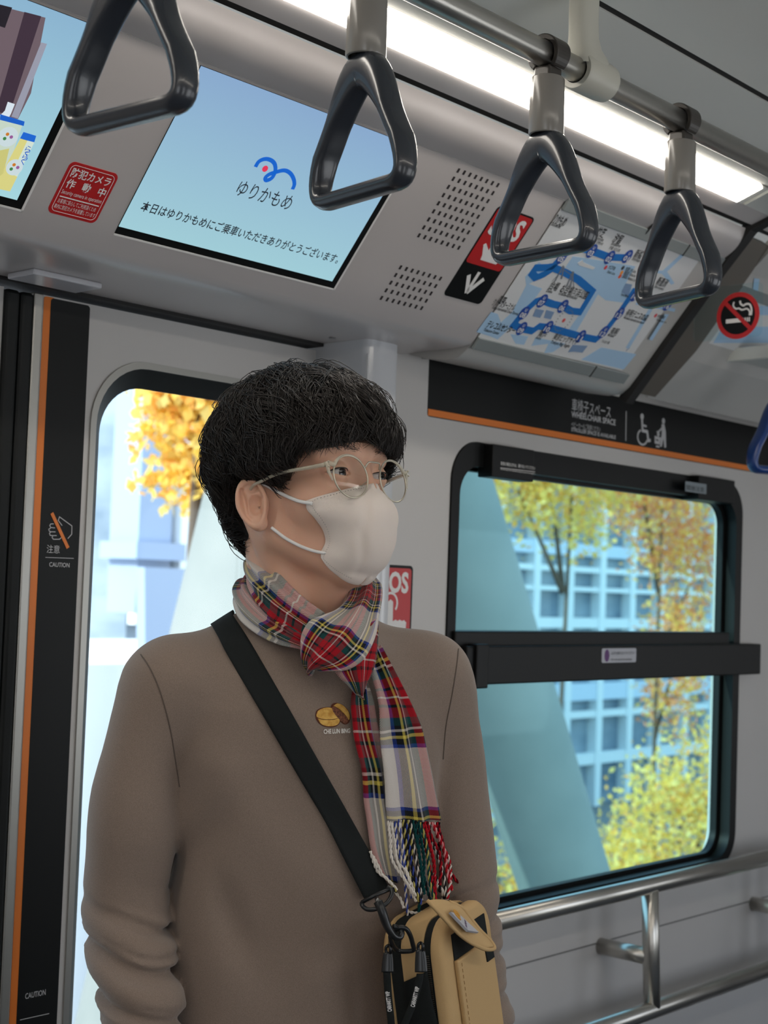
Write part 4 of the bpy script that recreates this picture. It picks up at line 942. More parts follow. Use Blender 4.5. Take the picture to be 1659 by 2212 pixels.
for sy in (-1, 1):
    up = []; yy = np.linspace(-.98, .98, 15)
    for t in yy:
        y = .0315 + .0150 * t; z = .0044 * max(0, 1 - (t + .12) ** 2) ** .6 + .0006 * t + .0003
        x = .0735 + math.sqrt(max(1e-6, .0150 ** 2 - (y - .0315) ** 2 - z * z)); up.append((x + .0002, sy * y, z - .003))
    MB().tube(H2W(catmull(up, 30)), np.interp(np.linspace(0, 1, 30), [0, .3, .9, 1], [.0002, .00065, .0008, .0002]), 8).build('eyelash', LASH, person, True)
    # brow of short hairs
    b = MB()
    for k in range(90):
        t = RNG.uniform(0, 1); y = .012 + .040 * t; z = .0215 + .008 * math.sin(t * 2.2) - .004 * t + RNG.normal() * .0016
        p0 = np.array([.0, sy * y, z]); p1 = p0 + np.array([0, sy * .006, .0016 * (1 - 2 * t)])
        xs_ = []
        for p in (p0, p1):
            P = H2W(np.array([.13, p[1], p[2]])); dr = H2W(np.array([.0, p[1], p[2]])) - P
            hh = BV_HEAD.ray_cast(Vector(P), Vector(dr))
            xs_.append(np.array(hh[0]) - dr / np.linalg.norm(dr) * .0007 if hh[0] is not None else P)
        b.tube(xs_, [.00022, .00008], 3, False)
    b.build('eyebrow', HAIRM, person)
# ---- hair: a dark under-volume and many combed strands in clumps
HH = np.array([-.008, 0, .036]); CR = np.array([-.42, -.06, .90]); CR /= np.linalg.norm(CR)
CA = np.cross(CR, (0, 1., 0)); CA /= np.linalg.norm(CA); CB = np.cross(CR, CA)
def shellR(d):
    """distance of the outer hair surface from HH in direction d (head frame)"""
    x, y, z = d[..., 0], d[..., 1], d[..., 2]
    top = 1 / np.sqrt((x / .1235) ** 2 + (y / .1035) ** 2 + (z / np.where(z > 0, .0965, .105)) ** 2)
    az = np.degrees(np.arctan2(np.abs(y), x)); sc = np.interp(az, [60, 96, 108, 128], [.81, .81, .90, 1.0]) / np.sqrt((x / .115) ** 2 + (y / .100) ** 2 + (z / .150) ** 2)
    k = np.clip((-z - .25) / .40, 0, 1); k = k * k * (3 - 2 * k)
    fr = np.clip(x, 0, 1) ** 2
    return top * (1 - k) + sc * k - .004 * fr
def hairline(d):
    """lowest z (head frame) hair may reach in the azimuth of d"""
    az = np.degrees(np.arctan2(np.abs(d[..., 1]), d[..., 0]))
    return np.interp(az, [0, 30, 44, 52, 58, 66, 74, 84, 100, 112, 124, 140, 180], [.027, .024, .018, .000, -.020, -.022, -.004, -.001, .000, -.022, -.078, -.100, -.115])
hzz = .003; lo2 = np.array([-.15, -.13, -.13]); hi2 = np.array([.14, .13, .15])
ax2, G2 = grid(lo2, hi2, hzz)
dd = np.stack([G2[i] - HH[i] for i in range(3)], -1); rr_ = np.linalg.norm(dd, axis=-1) + 1e-6; un = dd / rr_[..., None]
R_ = shellR(un) * .925 - .0015
phi = np.arctan2(un @ CB, un @ CA)
Dh = rr_ - R_ - .0022 * np.sin(phi * 23 + 2 * np.sin(rr_ * 60) + 3 * np.sin(un[..., 2] * 4)) * np.clip(1.2 - (un @ CR), 0, 1)
hl = hairline(un)
Dh = smax(Dh, (hl + .004 - G2[2]), .006)
Dh = np.maximum(Dh, -(headsdf(G2) + .006))
hairb = poly('hair_base', Dh, lo2, hzz, HAIRM, H2W, None, 2)
rg = np.random.default_rng(11)
NC = 420; cph = rg.uniform(-math.pi, math.pi, NC); cth = rg.uniform(.02, 1.9, NC) ** 1.0
camp = rg.uniform(.3, 1.0, NC); cphs = rg.uniform(0, 6.28, NC); cfr = rg.uniform(5, 9, NC); cbend = rg.normal(0, .25, NC); clift = rg.uniform(0, 1, NC)
NS, NP = 15000, 12
ci = rg.integers(0, NC, NS); off = rg.normal(0, 1, (NS, 2))
th0 = np.clip(cth[ci] + rg.normal(0, .06, NS), .0, 2.3); ph0 = cph[ci] + off[:, 0] * .07 / np.maximum(np.sin(th0), .25)
ln = rg.uniform(.50, .95, NS) * np.interp(th0, [0, 1.0, 2.2], [1.0, 1.0, .55])
lay = rg.uniform(0, 1, NS) ** 1.5
t = np.linspace(0, 1, NP)
th = th0[:, None] + ln[:, None] * t[None]
conv = (1 - .8 * t[None] ** 1.1)
ph = cph[ci][:, None] + (ph0 - cph[ci])[:, None] * conv + cbend[ci][:, None] * t[None] * .9 / np.maximum(np.sin(th), .35) + \
    camp[ci][:, None] * 0.11 * np.sin(cfr[ci][:, None] * t[None] + cphs[ci][:, None]) / np.maximum(np.sin(th), .35)
dirs = np.cos(th)[..., None] * CR + np.sin(th)[..., None] * (np.cos(ph)[..., None] * CA + np.sin(ph)[..., None] * CB)
Rs = shellR(dirs)
rad = Rs * (.955 + .05 * (1 - lay[:, None])) - .010 * (1 - np.minimum(1, t * 5))[None] + camp[ci][:, None] * .0035 * np.sin(cfr[ci][:, None] * 1.3 * t[None] + cphs[ci][:, None] * 2) + off[:, 1:2] * .0012 + clift[ci][:, None] * .004 * (1 - t[None])
rad -= .010 * np.clip((t[None] - .75) / .25, 0, 1) ** 2
PS = HH + dirs * rad[..., None]
fly = rg.uniform(0, 1, NS) < .02
PS[fly] += (dirs[fly] * (.008 * np.sin(t * 3)[None, :, None]))
ok = PS[..., 2] > hairline(dirs) - .004 + rg.normal(0, .003, NS)[:, None]
keep_n = np.where(ok.all(1), NP, np.argmax(~ok, axis=1))
V = []; F = []; vi = 0; Vs = []; Fs = []
for s in range(NS):
    k = int(keep_n[s])
    if k < 4: continue
    P = PS[s, :k]
    T = np.gradient(P, axis=0); T /= np.linalg.norm(T, axis=1)[:, None] + 1e-9
    A_ = np.cross(T, dirs[s, :k]); A_ /= np.linalg.norm(A_, axis=1)[:, None] + 1e-9; B_ = dirs[s, :k]
    w_ = np.interp(np.linspace(0, 1, k), [0, .7, 1], [.00062, .0005, .00008])[:, None]
    ringv = np.stack([P + A_ * w_, P - A_ * w_ * .5 + B_ * w_ * .8, P - A_ * w_ * .5 - B_ * w_ * .8], 1).reshape(-1, 3)
    Vs.append(ringv); i = np.arange(k - 1)[:, None] * 3 + vi
    for a_, b_ in ((0, 1), (1, 2), (2, 0)): Fs.append(np.hstack([i + a_, i + b_, i + 3 + b_, i + 3 + a_]))
    vi += 3 * k
# join base and strands into the one hair mesh
me0 = hairb.data; dg = bpy.context.evaluated_depsgraph_get(); me_e = bpy.data.meshes.new_from_object(hairb.evaluated_get(dg))
bv = np.zeros(len(me_e.vertices) * 3); me_e.vertices.foreach_get('co', bv); bv = bv.reshape(-1, 3)
bf = [tuple(p.vertices) for p in me_e.polygons]; nb0 = len(bv)
allv = np.vstack([bv, H2W(np.vstack(Vs))]); allf = bf + (np.vstack(Fs) + nb0).tolist()
bpy.data.objects.remove(hairb)
hair = mesh('hair', allv, allf, HAIRM, person, True)
# ------------------------------------------------------------------ clothes
SWEAT = mat('taupe_knit', srgb(132, 116, 104), .9, spec=.15, sheen=.25)
def weave(m, sc=900, st_=.25, c1=None, c2=None):
    nt = m.node_tree; b = nt.nodes['Principled BSDF']; t = nt.nodes.new('ShaderNodeTexCoord')
    v = nt.nodes.new('ShaderNodeTexNoise'); v.inputs['Scale'].default_value = sc; v.inputs['Detail'].default_value = 2
    bp = nt.nodes.new('ShaderNodeBump'); bp.inputs['Strength'].default_value = st_; bp.inputs['Distance'].default_value = .0008
    nt.links.new(t.outputs['Object'], v.inputs['Vector']); nt.links.new(v.outputs['Fac'], bp.inputs['Height']); nt.links.new(bp.outputs[0], b.inputs['Normal'])
    if c1: 
        r = nt.nodes.new('ShaderNodeValToRGB'); r.color_ramp.elements[0].position = .35; r.color_ramp.elements[1].position = .65
        r.color_ramp.elements[0].color = c1; r.color_ramp.elements[1].color = c2
        nt.links.new(v.outputs['Fac'], r.inputs[0]); nt.links.new(r.outputs[0], b.inputs['Base Color'])
weave(SWEAT, 1300, .3, srgb(124, 108, 97), srgb(140, 124, 112))
# arm centre lines, (px, py, w) placed on the figure's own depth
RA = np.array([Q(356, 1476, .045), Q(304, 1640, .055), Q(284, 1800, .055), Q(271, 1950, .050), Q(287, 2080, .075), Q(314, 2205, .105), Q(345, 2340, .125)])
RR = np.array([.047, .0455, .0495, .0480, .0465, .0415, .036])
LA = np.array([Q(925, 1460, -.065), Q(962, 1600, -.075), Q(972, 1720, -.080), Q(985, 1880, -.080), Q(1000, 2020, -.065), Q(1012, 2120, -.050), Q(1040, 2230, -.035), Q(1055, 2330, -.020)])
LR = np.array([.050, .0470, .0475, .0500, .0470, .0445, .0400, .036])
def chain(G, P, R, n=22):
    t = np.linspace(0, len(P) - 1, n); C_ = catmull(P, n); Rn = np.interp(t, range(len(P)), R); d = None
    for i in range(n - 1):
        c = cap(G, C_[i], C_[i + 1], Rn[i], Rn[i + 1]); d = c if d is None else np.minimum(d, c)
    return d
zs = np.array([.80, .88, .95, 1.02, 1.10, 1.20, 1.30, 1.36, 1.40, 1.425, 1.445, 1.47, 1.52])
aa = np.array([.172, .172, .170, .164, .158, .158, .166, .170, .158, .125, .085, .062, .060])
bb = np.array([.118, .118, .118, .116, .114, .118, .120, .112, .098, .085, .072, .062, .060])
def torso(G):
    x, y, z = bodyG(G); a = np.interp(z, zs, aa); b_ = np.interp(z, zs, bb)
    xo = np.interp(z, [.9, 1.2, 1.35, 1.5], [.0, .004, .004, -.006])
    q = (np.abs((x - xo) / b_) ** 2.3 + np.abs(y / a) ** 2.3) ** (1 / 2.3)
    return (q - 1) * np.minimum(a, b_) * .92
hs = .0038
pts_all = np.vstack([RA, LA]); lo = np.array([pts_all[:, 0].min() - .08, -.24, .87]); hi = np.array([pts_all[:, 0].max() + .08, .26, 1.53])
ax, G = grid(lo, hi, hs)
D = torso(G)
for sgn in (-1, 1):
    D = smin(D, cap(G, B2L(-.010, sgn * .040, 1.440), B2L(0, sgn * .143, 1.384), .040, .050), .03)
x, y, z = bodyG(G)
# soft drape of the body panel
dr = .0055 * vnoise((x * .6, y * 1.0, z * .35), 46, 3) + .0026 * vnoise((x, y + .4 * z, z * .5), 75, 5)
dg_ = .0055 * np.exp(-((y + .115 + .55 * (1.26 - z)) / .020) ** 2) * np.exp(-((z - 1.20) / .06) ** 2) * (x > 0)
dg_ += .0060 * np.exp(-((y + .13 - .35 * (1.20 - z)) / .016) ** 2) * np.exp(-((z - 1.13) / .05) ** 2) * (x > 0)
D = D + dr * np.clip((1.40 - z) / .1, 0, 1) + dg_
def wrinkle(G, A, z0, z1, seed, tilt):
    zz = G[2] + tilt * G[0] + .017 * vnoise((G[0], G[1], G[2] * .3), 30, seed) + .006 * vnoise(G, 70, seed + 3)
    env = np.clip((z1 - G[2]) / .07, 0, 1) * np.clip((G[2] - z0) / .04, 0, 1) * (.55 + .45 * np.clip(vnoise(G, 24, seed + 5) * 1.6 + .4, 0, 1))
    q_ = np.abs(((zz / .043) % 1.0) - .5) * 2       # 1 on a crease line, 0 between
    q2 = np.abs((((zz * 1.0 - .35 * tilt * G[0] + .01 * vnoise(G, 50, seed + 8)) / .026) % 1.0) - .5) * 2
    return A * env * (np.exp(-((1 - q_) / .30) ** 2) - .30 + .32 * np.exp(-((1 - q2) / .3) ** 2))
dR = chain(G, RA, RR); dL = chain(G, LA, LR)
dR = dR + wrinkle(G, .0125, .86, 1.17, 21, .30) + .003 * vnoise(G, 40, 9)
dL = dL + wrinkle(G, .0130, .86, 1.18, 31, -.30) + .003 * vnoise(G, 40, 12)
kz = np.interp(G[2], [1.05, 1.30, 1.38], [.004, .010, .045])
def smink(a, b, k): h = np.clip(.5 + .5 * (b - a) / k, 0, 1); return b + (a - b) * h - k * h * (1 - h)
D = smink(D, dR, kz); D = smink(D, dL, kz)
# seams at the shoulders
for P_, in (([(304, 1414), (330, 1455), (352, 1510), (370, 1575), (380, 1640), (388, 1700)],), ([(990, 1402), (984, 1450), (972, 1520), (958, 1600), (956, 1660), (960, 1760)],)):
    pass
D = smax(D, -cap(G, nb_, nt_, .0655, .064), .006)
D = np.maximum(D, .905 - z)
sweater = poly('sweatshirt', D, lo, hs, SWEAT, L2W, person, 3)
BV_SW = bvh_of(sweater)
def onsw(px, py, off=.002, far=None):
    p = hit(BV_SW, px, py, off)
    return p if p is not None else L2W(Q(px, py, far if far is not None else 0.))
SEAM = mat('seam_taupe', srgb(96, 84, 76), .9)
for P_ in ([(304, 1414), (322, 1440), (341, 1480), (357, 1530), (370, 1585), (380, 1650), (388, 1700)], [(990, 1402), (986, 1440), (976, 1503), (963, 1570), (957, 1640)]):
    C_ = catmull(P_, 26); L_ = [onsw(a, b_, .0002) for a, b_ in C_]
    MB().tube(L_, .0008, 6).build('seam', SEAM, sweater, True)
# embroidered emblem and lettering on the chest
def emb(name, pts, m, h=.0012, par=None, inner=None):
    P = [onsw(a, b_, h) for a, b_ in pts]; P0 = [onsw(a, b_, -.001) for a, b_ in pts]; n = len(P); c = np.mean(P, 0) + (CAMP - np.mean(P, 0)) / np.linalg.norm(CAMP - np.mean(P, 0)) * h * .8
    v = list(P) + list(P0) + [c]; f = [(i, (i + 1) % n, 2 * n) for i in range(n)] + [(i, i + n, (i + 1) % n + n, (i + 1) % n) for i in range(n)]
    return mesh(name, v, f, m, par or sweater)
def e2(pts, n=40): return catmull([(680 + x * .1929, 1480 + y * .1929) for x, y in pts + [pts[0]]], n)[:-1]
OUTL = mat('thread_brown', srgb(92, 44, 22), .8); BUN = noisecol(mat('thread_gold', srgb(206, 156, 66), .8), srgb(186, 132, 48), srgb(222, 178, 92), 160); BEAN = noisecol(mat('thread_bean', srgb(96, 48, 30), .8), srgb(60, 28, 18), srgb(140, 86, 60), 500); BUND = mat('thread_dark_gold', srgb(150, 110, 44), .8)
for cx_, cy_, pts in ((0, 0, [(5, 340), (20, 285), (80, 255), (180, 250), (260, 290), (290, 350), (280, 420), (230, 465), (140, 472), (60, 440), (15, 385)]), (0, 0, [(175, 260), (190, 215), (240, 200), (310, 225), (370, 280), (395, 350), (385, 410), (350, 440), (310, 430), (250, 370), (200, 310)])):
    emb('embroidered_outline', e2(pts), OUTL, .0008)
emb('embroidered_bun', e2([(16, 330), (40, 285), (110, 258), (190, 262), (245, 300), (262, 340), (250, 372), (150, 385), (60, 375), (20, 355)]), BUN, .0016)
emb('embroidered_bun', e2([(30, 375), (100, 390), (200, 390), (268, 375), (265, 425), (220, 455), (140, 460), (70, 435)]), BUN, .0016)
emb('embroidered_bun', e2([(205, 235), (250, 210), (310, 232), (365, 290), (385, 350), (375, 390), (350, 350), (290, 290), (235, 250)]), BUN, .0016)
emb('embroidered_filling', e2([(185, 262), (215, 245), (280, 290), (345, 350), (370, 395), (345, 428), (315, 425), (255, 370), (205, 310)]), BEAN, .0018)
tf_ = Frame(onsw(700, 1585, .0015), onsw(760, 1583, .0015) - onsw(700, 1585, .0015), onsw(728, 1560, .0015) - onsw(728, 1590, .0015))
_d = np.linalg.norm(onsw(753, 1584, .0015) - onsw(697, 1585, .0015))
_tp = onsw(697, 1585, .0014) - tf_.o
text('embroidered_text', tf_, 'CHE LUN BING', _tp.dot(tf_.ex), _tp.dot(tf_.ey), .0068, mat('thread_white', srgb(220, 216, 208), .8), sweater, h=.002, bold=.03, width=_d * 1.02)
# trousers, shoes, hands (below the picture)
TR = mat('dark_trousers', srgb(38, 40, 46), .85)
lo3 = np.array([-.32, -.28, .0]); hi3 = np.array([.34, .22, .98]); ax, G = grid(lo3, hi3, .009)
x, y, z = bodyG(G)
D = ell((x, y, z), (0, 0, .93), (.115, .168, .14))
for s in (-1, 1):
    D = smin(D, cap((x, y, z), (0, s * .088, .84), (.012, s * .100, .48), .088, .062), .03)
    D = smin(D, cap((x, y, z), (.012, s * .100, .48), (-.012, s * .108, .10), .062, .054), .02)
D = np.maximum(np.maximum(D, .045 - z), z - .93)
poly('trousers', D, lo3, .009, TR, L2W, person, 3)
SHOE = mat('shoe_black', srgb(26, 26, 28), .5)
for s in (-1, 1):
    lo4 = np.array([-.32, -.15, -.005]); hi4 = np.array([.34, .32, .13]); ax, G = grid(lo4, hi4, .006); x, y, z = bodyG(G)
    D = cap((x, y, z), (-.055, s * .11, .05), (.15, s * .125, .035), .045, .040); D = smin(D, cap((x, y, z), (-.03, s * .108, .06), (-.02, s * .108, .10), .045, .045), .02)
    D = smax(D, .002 - z, .004)
    poly('shoe', D, lo4, .006, SHOE, L2W, person, 2)
# hands, one continuous mesh with the body
def hand_sdf(G, wr, dirn, palm_n, side):
    d = np.array(dirn, float); d /= np.linalg.norm(d); n = np.array(palm_n, float); n -= d * n.dot(d); n /= np.linalg.norm(n); s = np.cross(d, n) * side
    P = lambda a, b_, c: wr + d * a + s * b_ + n * c
    D = cap(G, P(-.05, 0, 0), P(.005, 0, 0), .024, .022)
    for b_ in (-.026, -.009, .009, .026): D = smin(D, cap(G, P(.010, b_ * .55, 0), P(.085, b_, .002), .015, .0105), .012)
    for b_, L1 in ((-.028, .066), (-.0095, .080), (.0095, .074), (.028, .056)):
        k1 = P(.085, b_, .002); k2 = P(.085 + L1 * .50, b_ * 1.05, .010); k3 = P(.085 + L1 * .78, b_ * 1.05, .022); k4 = P(.085 + L1 * .95, b_ * 1.0, .036)
        f_ = np.minimum(np.minimum(cap(G, k1, k2, .0095, .0085), cap(G, k2, k3, .0085, .0078)), cap(G, k3, k4, .0078, .0068)); D = smin(D, f_, .004)
    th = np.minimum(cap(G, P(.020, -.022, .004), P(.055, -.046, .014), .014, .0105), cap(G, P(.055, -.046, .014), P(.082, -.054, .026), .0105, .0085))
    return smin(D, th, .006)
hv, hf = [], []
for A_, side in ((RA, 1), (LA, -1)):
    wr = A_[-1] + np.array([0, .004, -.012]); dirn = A_[-1] - A_[-2]; dirn = dirn / np.linalg.norm(dirn) + np.array([0, 0, -.6])
    lo5 = wr - np.array([.10, .10, .20]); hi5 = wr + np.array([.10, .12, .08]); ax, G = grid(lo5, hi5, .003)
    D = hand_sdf(G, wr, dirn, -LBd * side * -1 if side > 0 else -LBd, side)
    o = poly('tmp', D, lo5, .003, SKIN, L2W, None, 0); me = o.data
    vv = np.zeros(len(me.vertices) * 3); me.vertices.foreach_get('co', vv); hv.append(vv.reshape(-1, 3)); hf.append([tuple(p.vertices) for p in me.polygons]); bpy.data.objects.remove(o)
lo6 = np.array([-.34, -.26, .05]); hi6 = np.array([.36, .26, 1.47]); ax, G = grid(lo6, hi6, .0075); x, y, z = bodyG(G)
a_ = np.interp(z, zs, aa) - .022; b_ = np.interp(z, zs, bb) - .022
D = ((np.abs(x / b_) ** 2.3 + np.abs(y / a_) ** 2.3) ** (1 / 2.3) - 1) * np.minimum(a_, b_); D = np.maximum(D, np.maximum(z - 1.43, .84 - z))
D = smin(D, cap(G, nb_ + np.array([0, 0, -.06]), nb_ + (nt_ - nb_) * .25, .050, .046), .02)
for s_ in (-1, 1):
    D = smin(D, cap(G, B2L(0, s_ * .03, 1.40), B2L(0, s_ * .135, 1.372), .028, .034), .03)
    D = smin(D, cap((x, y, z), (0, s_ * .088, .84), (.012, s_ * .100, .48), .070, .048), .03); D = smin(D, cap((x, y, z), (.012, s_ * .100, .48), (-.012, s_ * .108, .08), .046, .036), .02)
for A_, r_ in ((RA, RR), (LA, LR)): D = smin(D, chain(G, A_, np.interp(np.linspace(0, 1, len(r_)), [0, .3, 1], [.034, .030, .0235]), 18), .008)
core = poly('tmp_core', D, lo6, .0075, SKIN, L2W, None, 0)
hobs = [mesh('tmp_hand', v_, f_, SKIN, None, True) for v_, f_ in zip(hv, hf)]
for o in hobs: fixn(o)
V0 = np.zeros(len(body.data.vertices) * 3); body.data.vertices.foreach_get('co', V0); V0 = V0.reshape(-1, 3) + inv(person); F0 = [tuple(p.vertices) for p in body.data.polygons]
bpy.data.objects.remove(body); hd = fixn(mesh('tmp_head', V0, F0, SKIN, None, True))
for o in [core] + hobs:
    bo = hd.modifiers.new('join', 'BOOLEAN'); bo.operation = 'UNION'; bo.solver = 'EXACT'; bo.object = o
dg = bpy.context.evaluated_depsgraph_get(); mb_ = bpy.data.meshes.new_from_object(hd.evaluated_get(dg))
vv = np.zeros(len(mb_.vertices) * 3); mb_.vertices.foreach_get('co', vv); V = vv.reshape(-1, 3); F = [tuple(p.vertices) for p in mb_.polygons]
for o in [core, hd] + hobs: bpy.data.objects.remove(o)
body = mesh('body', V, F, SKIN, person, True)
md = body.modifiers.new('relax', 'SMOOTH'); md.iterations = 1; md.factor = .5
# ------------------------------------------------------------------ mask, glasses, scarf, shoulder bag
def strip(name, E0, E1, nu, nv, th, m, parent, bulge=0.0, pleat=0.0, npl=2, u0=0.0, cw=None, v0=0.0, vs=1.0, pl_fn=None, phase=0.0):
    """a thick cloth strip between two edge lines (world points, one pair per row), bulged towards the viewer"""
    A = catmull(E0, nv); B = catmull(E1, nv); s = np.linspace(0, 1, nu)
    C_ = (A + B) / 2; vl = np.concatenate([[0], np.cumsum(np.linalg.norm(np.diff(C_, axis=0), axis=1))])
    P = A[:, None] * (1 - s[None, :, None]) + B[:, None] * s[None, :, None]
    T = np.gradient(P, axis=0); S = np.gradient(P, axis=1); N = np.cross(T, S); N /= np.linalg.norm(N, axis=2)[..., None] + 1e-12
    tocam = CAMP - P.mean((0, 1)); 
    if (N.mean((0, 1)) @ tocam) < 0: N = -N
    t = np.linspace(0, 1, nv)
    off = bulge * np.sin(np.pi * s)[None, :] ** .8 + pleat * np.sin(2 * np.pi * npl * s[None, :] + phase + 1.2 * np.sin(3 * t[:, None])) * (np.sin(np.pi * s)[None] ** .4 if True else 1)
    if pl_fn is not None: off = off + pl_fn(s[None, :], t[:, None])
    Pf = P + N * off[..., None]; Pb = Pf - N * th * (.35 + .65 * np.sin(np.pi * s)[None, :, None] ** .3)
    wd = cw if cw else float(np.linalg.norm(A[nv // 2] - B[nv // 2]))
    uvf = np.stack([np.broadcast_to(u0 + s[None] * wd, (nv, nu)), np.broadcast_to((v0 + vl * vs)[:, None], (nv, nu))], -1)
    V = np.vstack([Pf.reshape(-1, 3), Pb.reshape(-1, 3)]); UVs = np.vstack([uvf.reshape(-1, 2)] * 2); n = nu * nv
    q = lambda i, j: i * nu + j; F = []
    for i in range(nv - 1):
        for j in range(nu - 1): F += [(q(i, j), q(i, j + 1), q(i + 1, j + 1), q(i + 1, j)), (n + q(i, j), n + q(i + 1, j), n + q(i + 1, j + 1), n + q(i, j + 1))]
        F += [(q(i, 0), q(i + 1, 0), n + q(i + 1, 0), n + q(i, 0)), (q(i, nu - 1), n + q(i, nu - 1), n + q(i + 1, nu - 1), q(i + 1, nu - 1))]
    for j in range(nu - 1): F += [(q(0, j), n + q(0, j), n + q(0, j + 1), q(0, j + 1)), (q(nv - 1, j), q(nv - 1, j + 1), n + q(nv - 1, j + 1), n + q(nv - 1, j))]
    return fixn(mesh(name, V, F, m, parent, True, uv=UVs))
# ---- face mask
MASK = mat('mask_white', srgb(232, 218, 208), .85, spec=.2, sss=.05)
weave(MASK, 1600, .3)
STITCH = mat('mask_stitch', srgb(176, 166, 160), .9)
mk = empty('face_mask', tuple(H2W([.1, 0, -.06])), 'white folding face mask covering the nose and chin, held by ear loops', 'face mask')
def onhead(px, py, off=.002):
    p = hit(BV_HEAD, px, py); 
    if p is None: return None
    return W2H(p)
def offh(p, o):   # push out from the head's inner axis
    c = np.array([.02, 0, p[2] * .6]); d = p - c; return p + d / np.linalg.norm(d) * o
EDG = [(662, 1081), (664, 1100), (681, 1120), (697, 1144), (702.5, 1168), (694, 1188), (693, 1202)]
Eh = np.array([offh(onhead(*p), .0025) for p in EDG])
Ct = np.array([[.0985, 0, -.0150], [.1125, 0, -.028], [.1205, 0, -.046], [.1215, 0, -.066], [.1160, 0, -.090], [.1000, 0, -.110], [.0740, 0, -.1225]])
Mt = [None] * 7
Mt[0] = offh(onhead(735, 1068), .003); Mt[6] = offh(onhead(715, 1232), .004) if onhead(715, 1232) is not None else None
nr, nc = 40, 30
Ee = catmull(Eh, nr); Cc = catmull(Ct, nr)
s_ = np.linspace(0, 1, nc)
rowsR = []
for i in range(nr):
    t = i / (nr - 1); A_, B_ = Cc[i], Ee[i]
    k = math.sin(math.pi * min(1, max(0, t)))
    m_base = Mt[0] * (1 - t) + (Mt[6] if Mt[6] is not None else (A_ + B_) / 2) * t
    mid = (A_ + B_) / 2; outw = np.array([.55, -.8, -.05 + (-.25 * t)])
    M_b = mid + outw / np.linalg.norm(outw) * (.010 + .012 * k)
    w0 = max(0, 1 - t * 4); w1 = max(0, (t - .8) * 5)
    M_b = M_b * (1 - w0 - w1 * .6) + Mt[0] * w0 + (Mt[6] if Mt[6] is not None else M_b) * w1 * .6
    Kp_ = 2 * M_b - .5 * (A_ + B_)
    Kp_ = Kp_ * .35 + (np.array([A_[0] - .001, A_[1] - .034, A_[2] - .001])) * .65
    rowsR.append([(1 - s) ** 2 * A_ + 2 * s * (1 - s) * Kp_ + s * s * B_ + np.array([0, 0, 0]) for s in s_])
R3 = np.array(rowsR)
# keep clear of the skin
for i in range(nr):
    for j in range(1, nc):
        p = R3[i, j]; c = np.array([.015, 0, -.06 if p[2] < -.06 else p[2]]); d = p - c; L_ = np.linalg.norm(d)
        o_, dr = H2W(c + d / L_ * .25), H2W(c) - H2W(c + d / L_ * .25)
        hh = BV_HEAD.ray_cast(Vector(o_), Vector(dr))
        if hh[0] is not None:
            ph_ = W2H(np.array(hh[0])); lh = np.linalg.norm(ph_ - c)
            if lh + .0018 > L_: R3[i, j] = c + d / L_ * (lh + .0018)
# soft crease dents in the cloth
tt, ss = np.meshgrid(np.linspace(0, 1, nr), s_, indexing='ij')
dent = .0020 * np.exp(-((ss - .30 - .35 * (tt - .25)) / .07) ** 2) * np.exp(-((tt - .32) / .28) ** 2) + .0022 * np.exp(-((ss - .35 + .5 * (tt - .75)) / .08) ** 2) * np.exp(-((tt - .70) / .2) ** 2)
R3[..., 1] += dent * 1.0; R3[..., 0] -= dent
L3 = R3 * np.array([1, -1, 1])
full = np.concatenate([R3[:, ::-1], L3[:, 1:]], axis=1); ncf = full.shape[1]
inn = np.array([[p - (p - np.array([.02, 0, p[2]])) / np.linalg.norm(p - np.array([.02, 0, p[2]])) * .0010 for p in r_] for r_ in full])
V = np.vstack([full.reshape(-1, 3), inn.reshape(-1, 3)]); n = nr * ncf; F = []
q = lambda i, j: i * ncf + j
for i in range(nr - 1):
    for j in range(ncf - 1): F += [(q(i, j), q(i, j + 1), q(i + 1, j + 1), q(i + 1, j)), (n + q(i, j), n + q(i + 1, j), n + q(i + 1, j + 1), n + q(i, j + 1))]
    F += [(q(i, 0), q(i + 1, 0), n + q(i + 1, 0), n + q(i, 0)), (q(i, ncf - 1), n + q(i, ncf - 1), n + q(i + 1, ncf - 1), q(i + 1, ncf - 1))]
for j in range(ncf - 1): F += [(q(0, j), n + q(0, j), n + q(0, j + 1), q(0, j + 1)), (q(nr - 1, j), q(nr - 1, j + 1), n + q(nr - 1, j + 1), n + q(nr - 1, j))]
fixn(mesh('cover', H2W(V), F, MASK, mk, True))
# dotted weld line a few millimetres in from the rim of the visible side
rim = [R3[2, j] for j in range(4, nc - 3)] + [R3[i, nc - 3] for i in range(2, nr - 2)] + [R3[nr - 3, j] for j in range(nc - 3, 6, -1)]
rimf = catmull(np.array(rim)[::3], 130); sb = MB()
for k in range(0, 129, 2):
    a, b_ = rimf[k], rimf[k] + (rimf[k + 1] - rimf[k]) * .8; oo = np.array([.0005, -.0007, 0]); sb.tube([H2W(a + oo), H2W(b_ + oo)], .00035, 4)
sb.build('stitching', STITCH, mk)
ELAS = mat('elastic_white', srgb(236, 234, 232), .8)
def loop_pts(pxs, offs): return [hit(BV_HEAD, x, y, o) if hit(BV_HEAD, x, y, o) is not None else H2W([.0, -.08, -.02]) for (x, y), o in zip(pxs, offs)]
u1 = loop_pts([(676, 1087), (650, 1083), (622, 1072), (597, 1060), (578, 1049), (563, 1042)], [.004, .003, .0025, .0025, .003, .004])
u2 = loop_pts([(707, 1196), (680, 1190), (650, 1179), (620, 1164), (600, 1150), (588, 1141)], [.004, .003, .0025, .0025, .003, .0035])
MB().tube(catmull(u1, 30), .0021, 10).build('ear_loop', ELAS, mk, True)
MB().tube(catmull(u2, 30), .0019, 10).build('ear_loop', ELAS, mk, True)
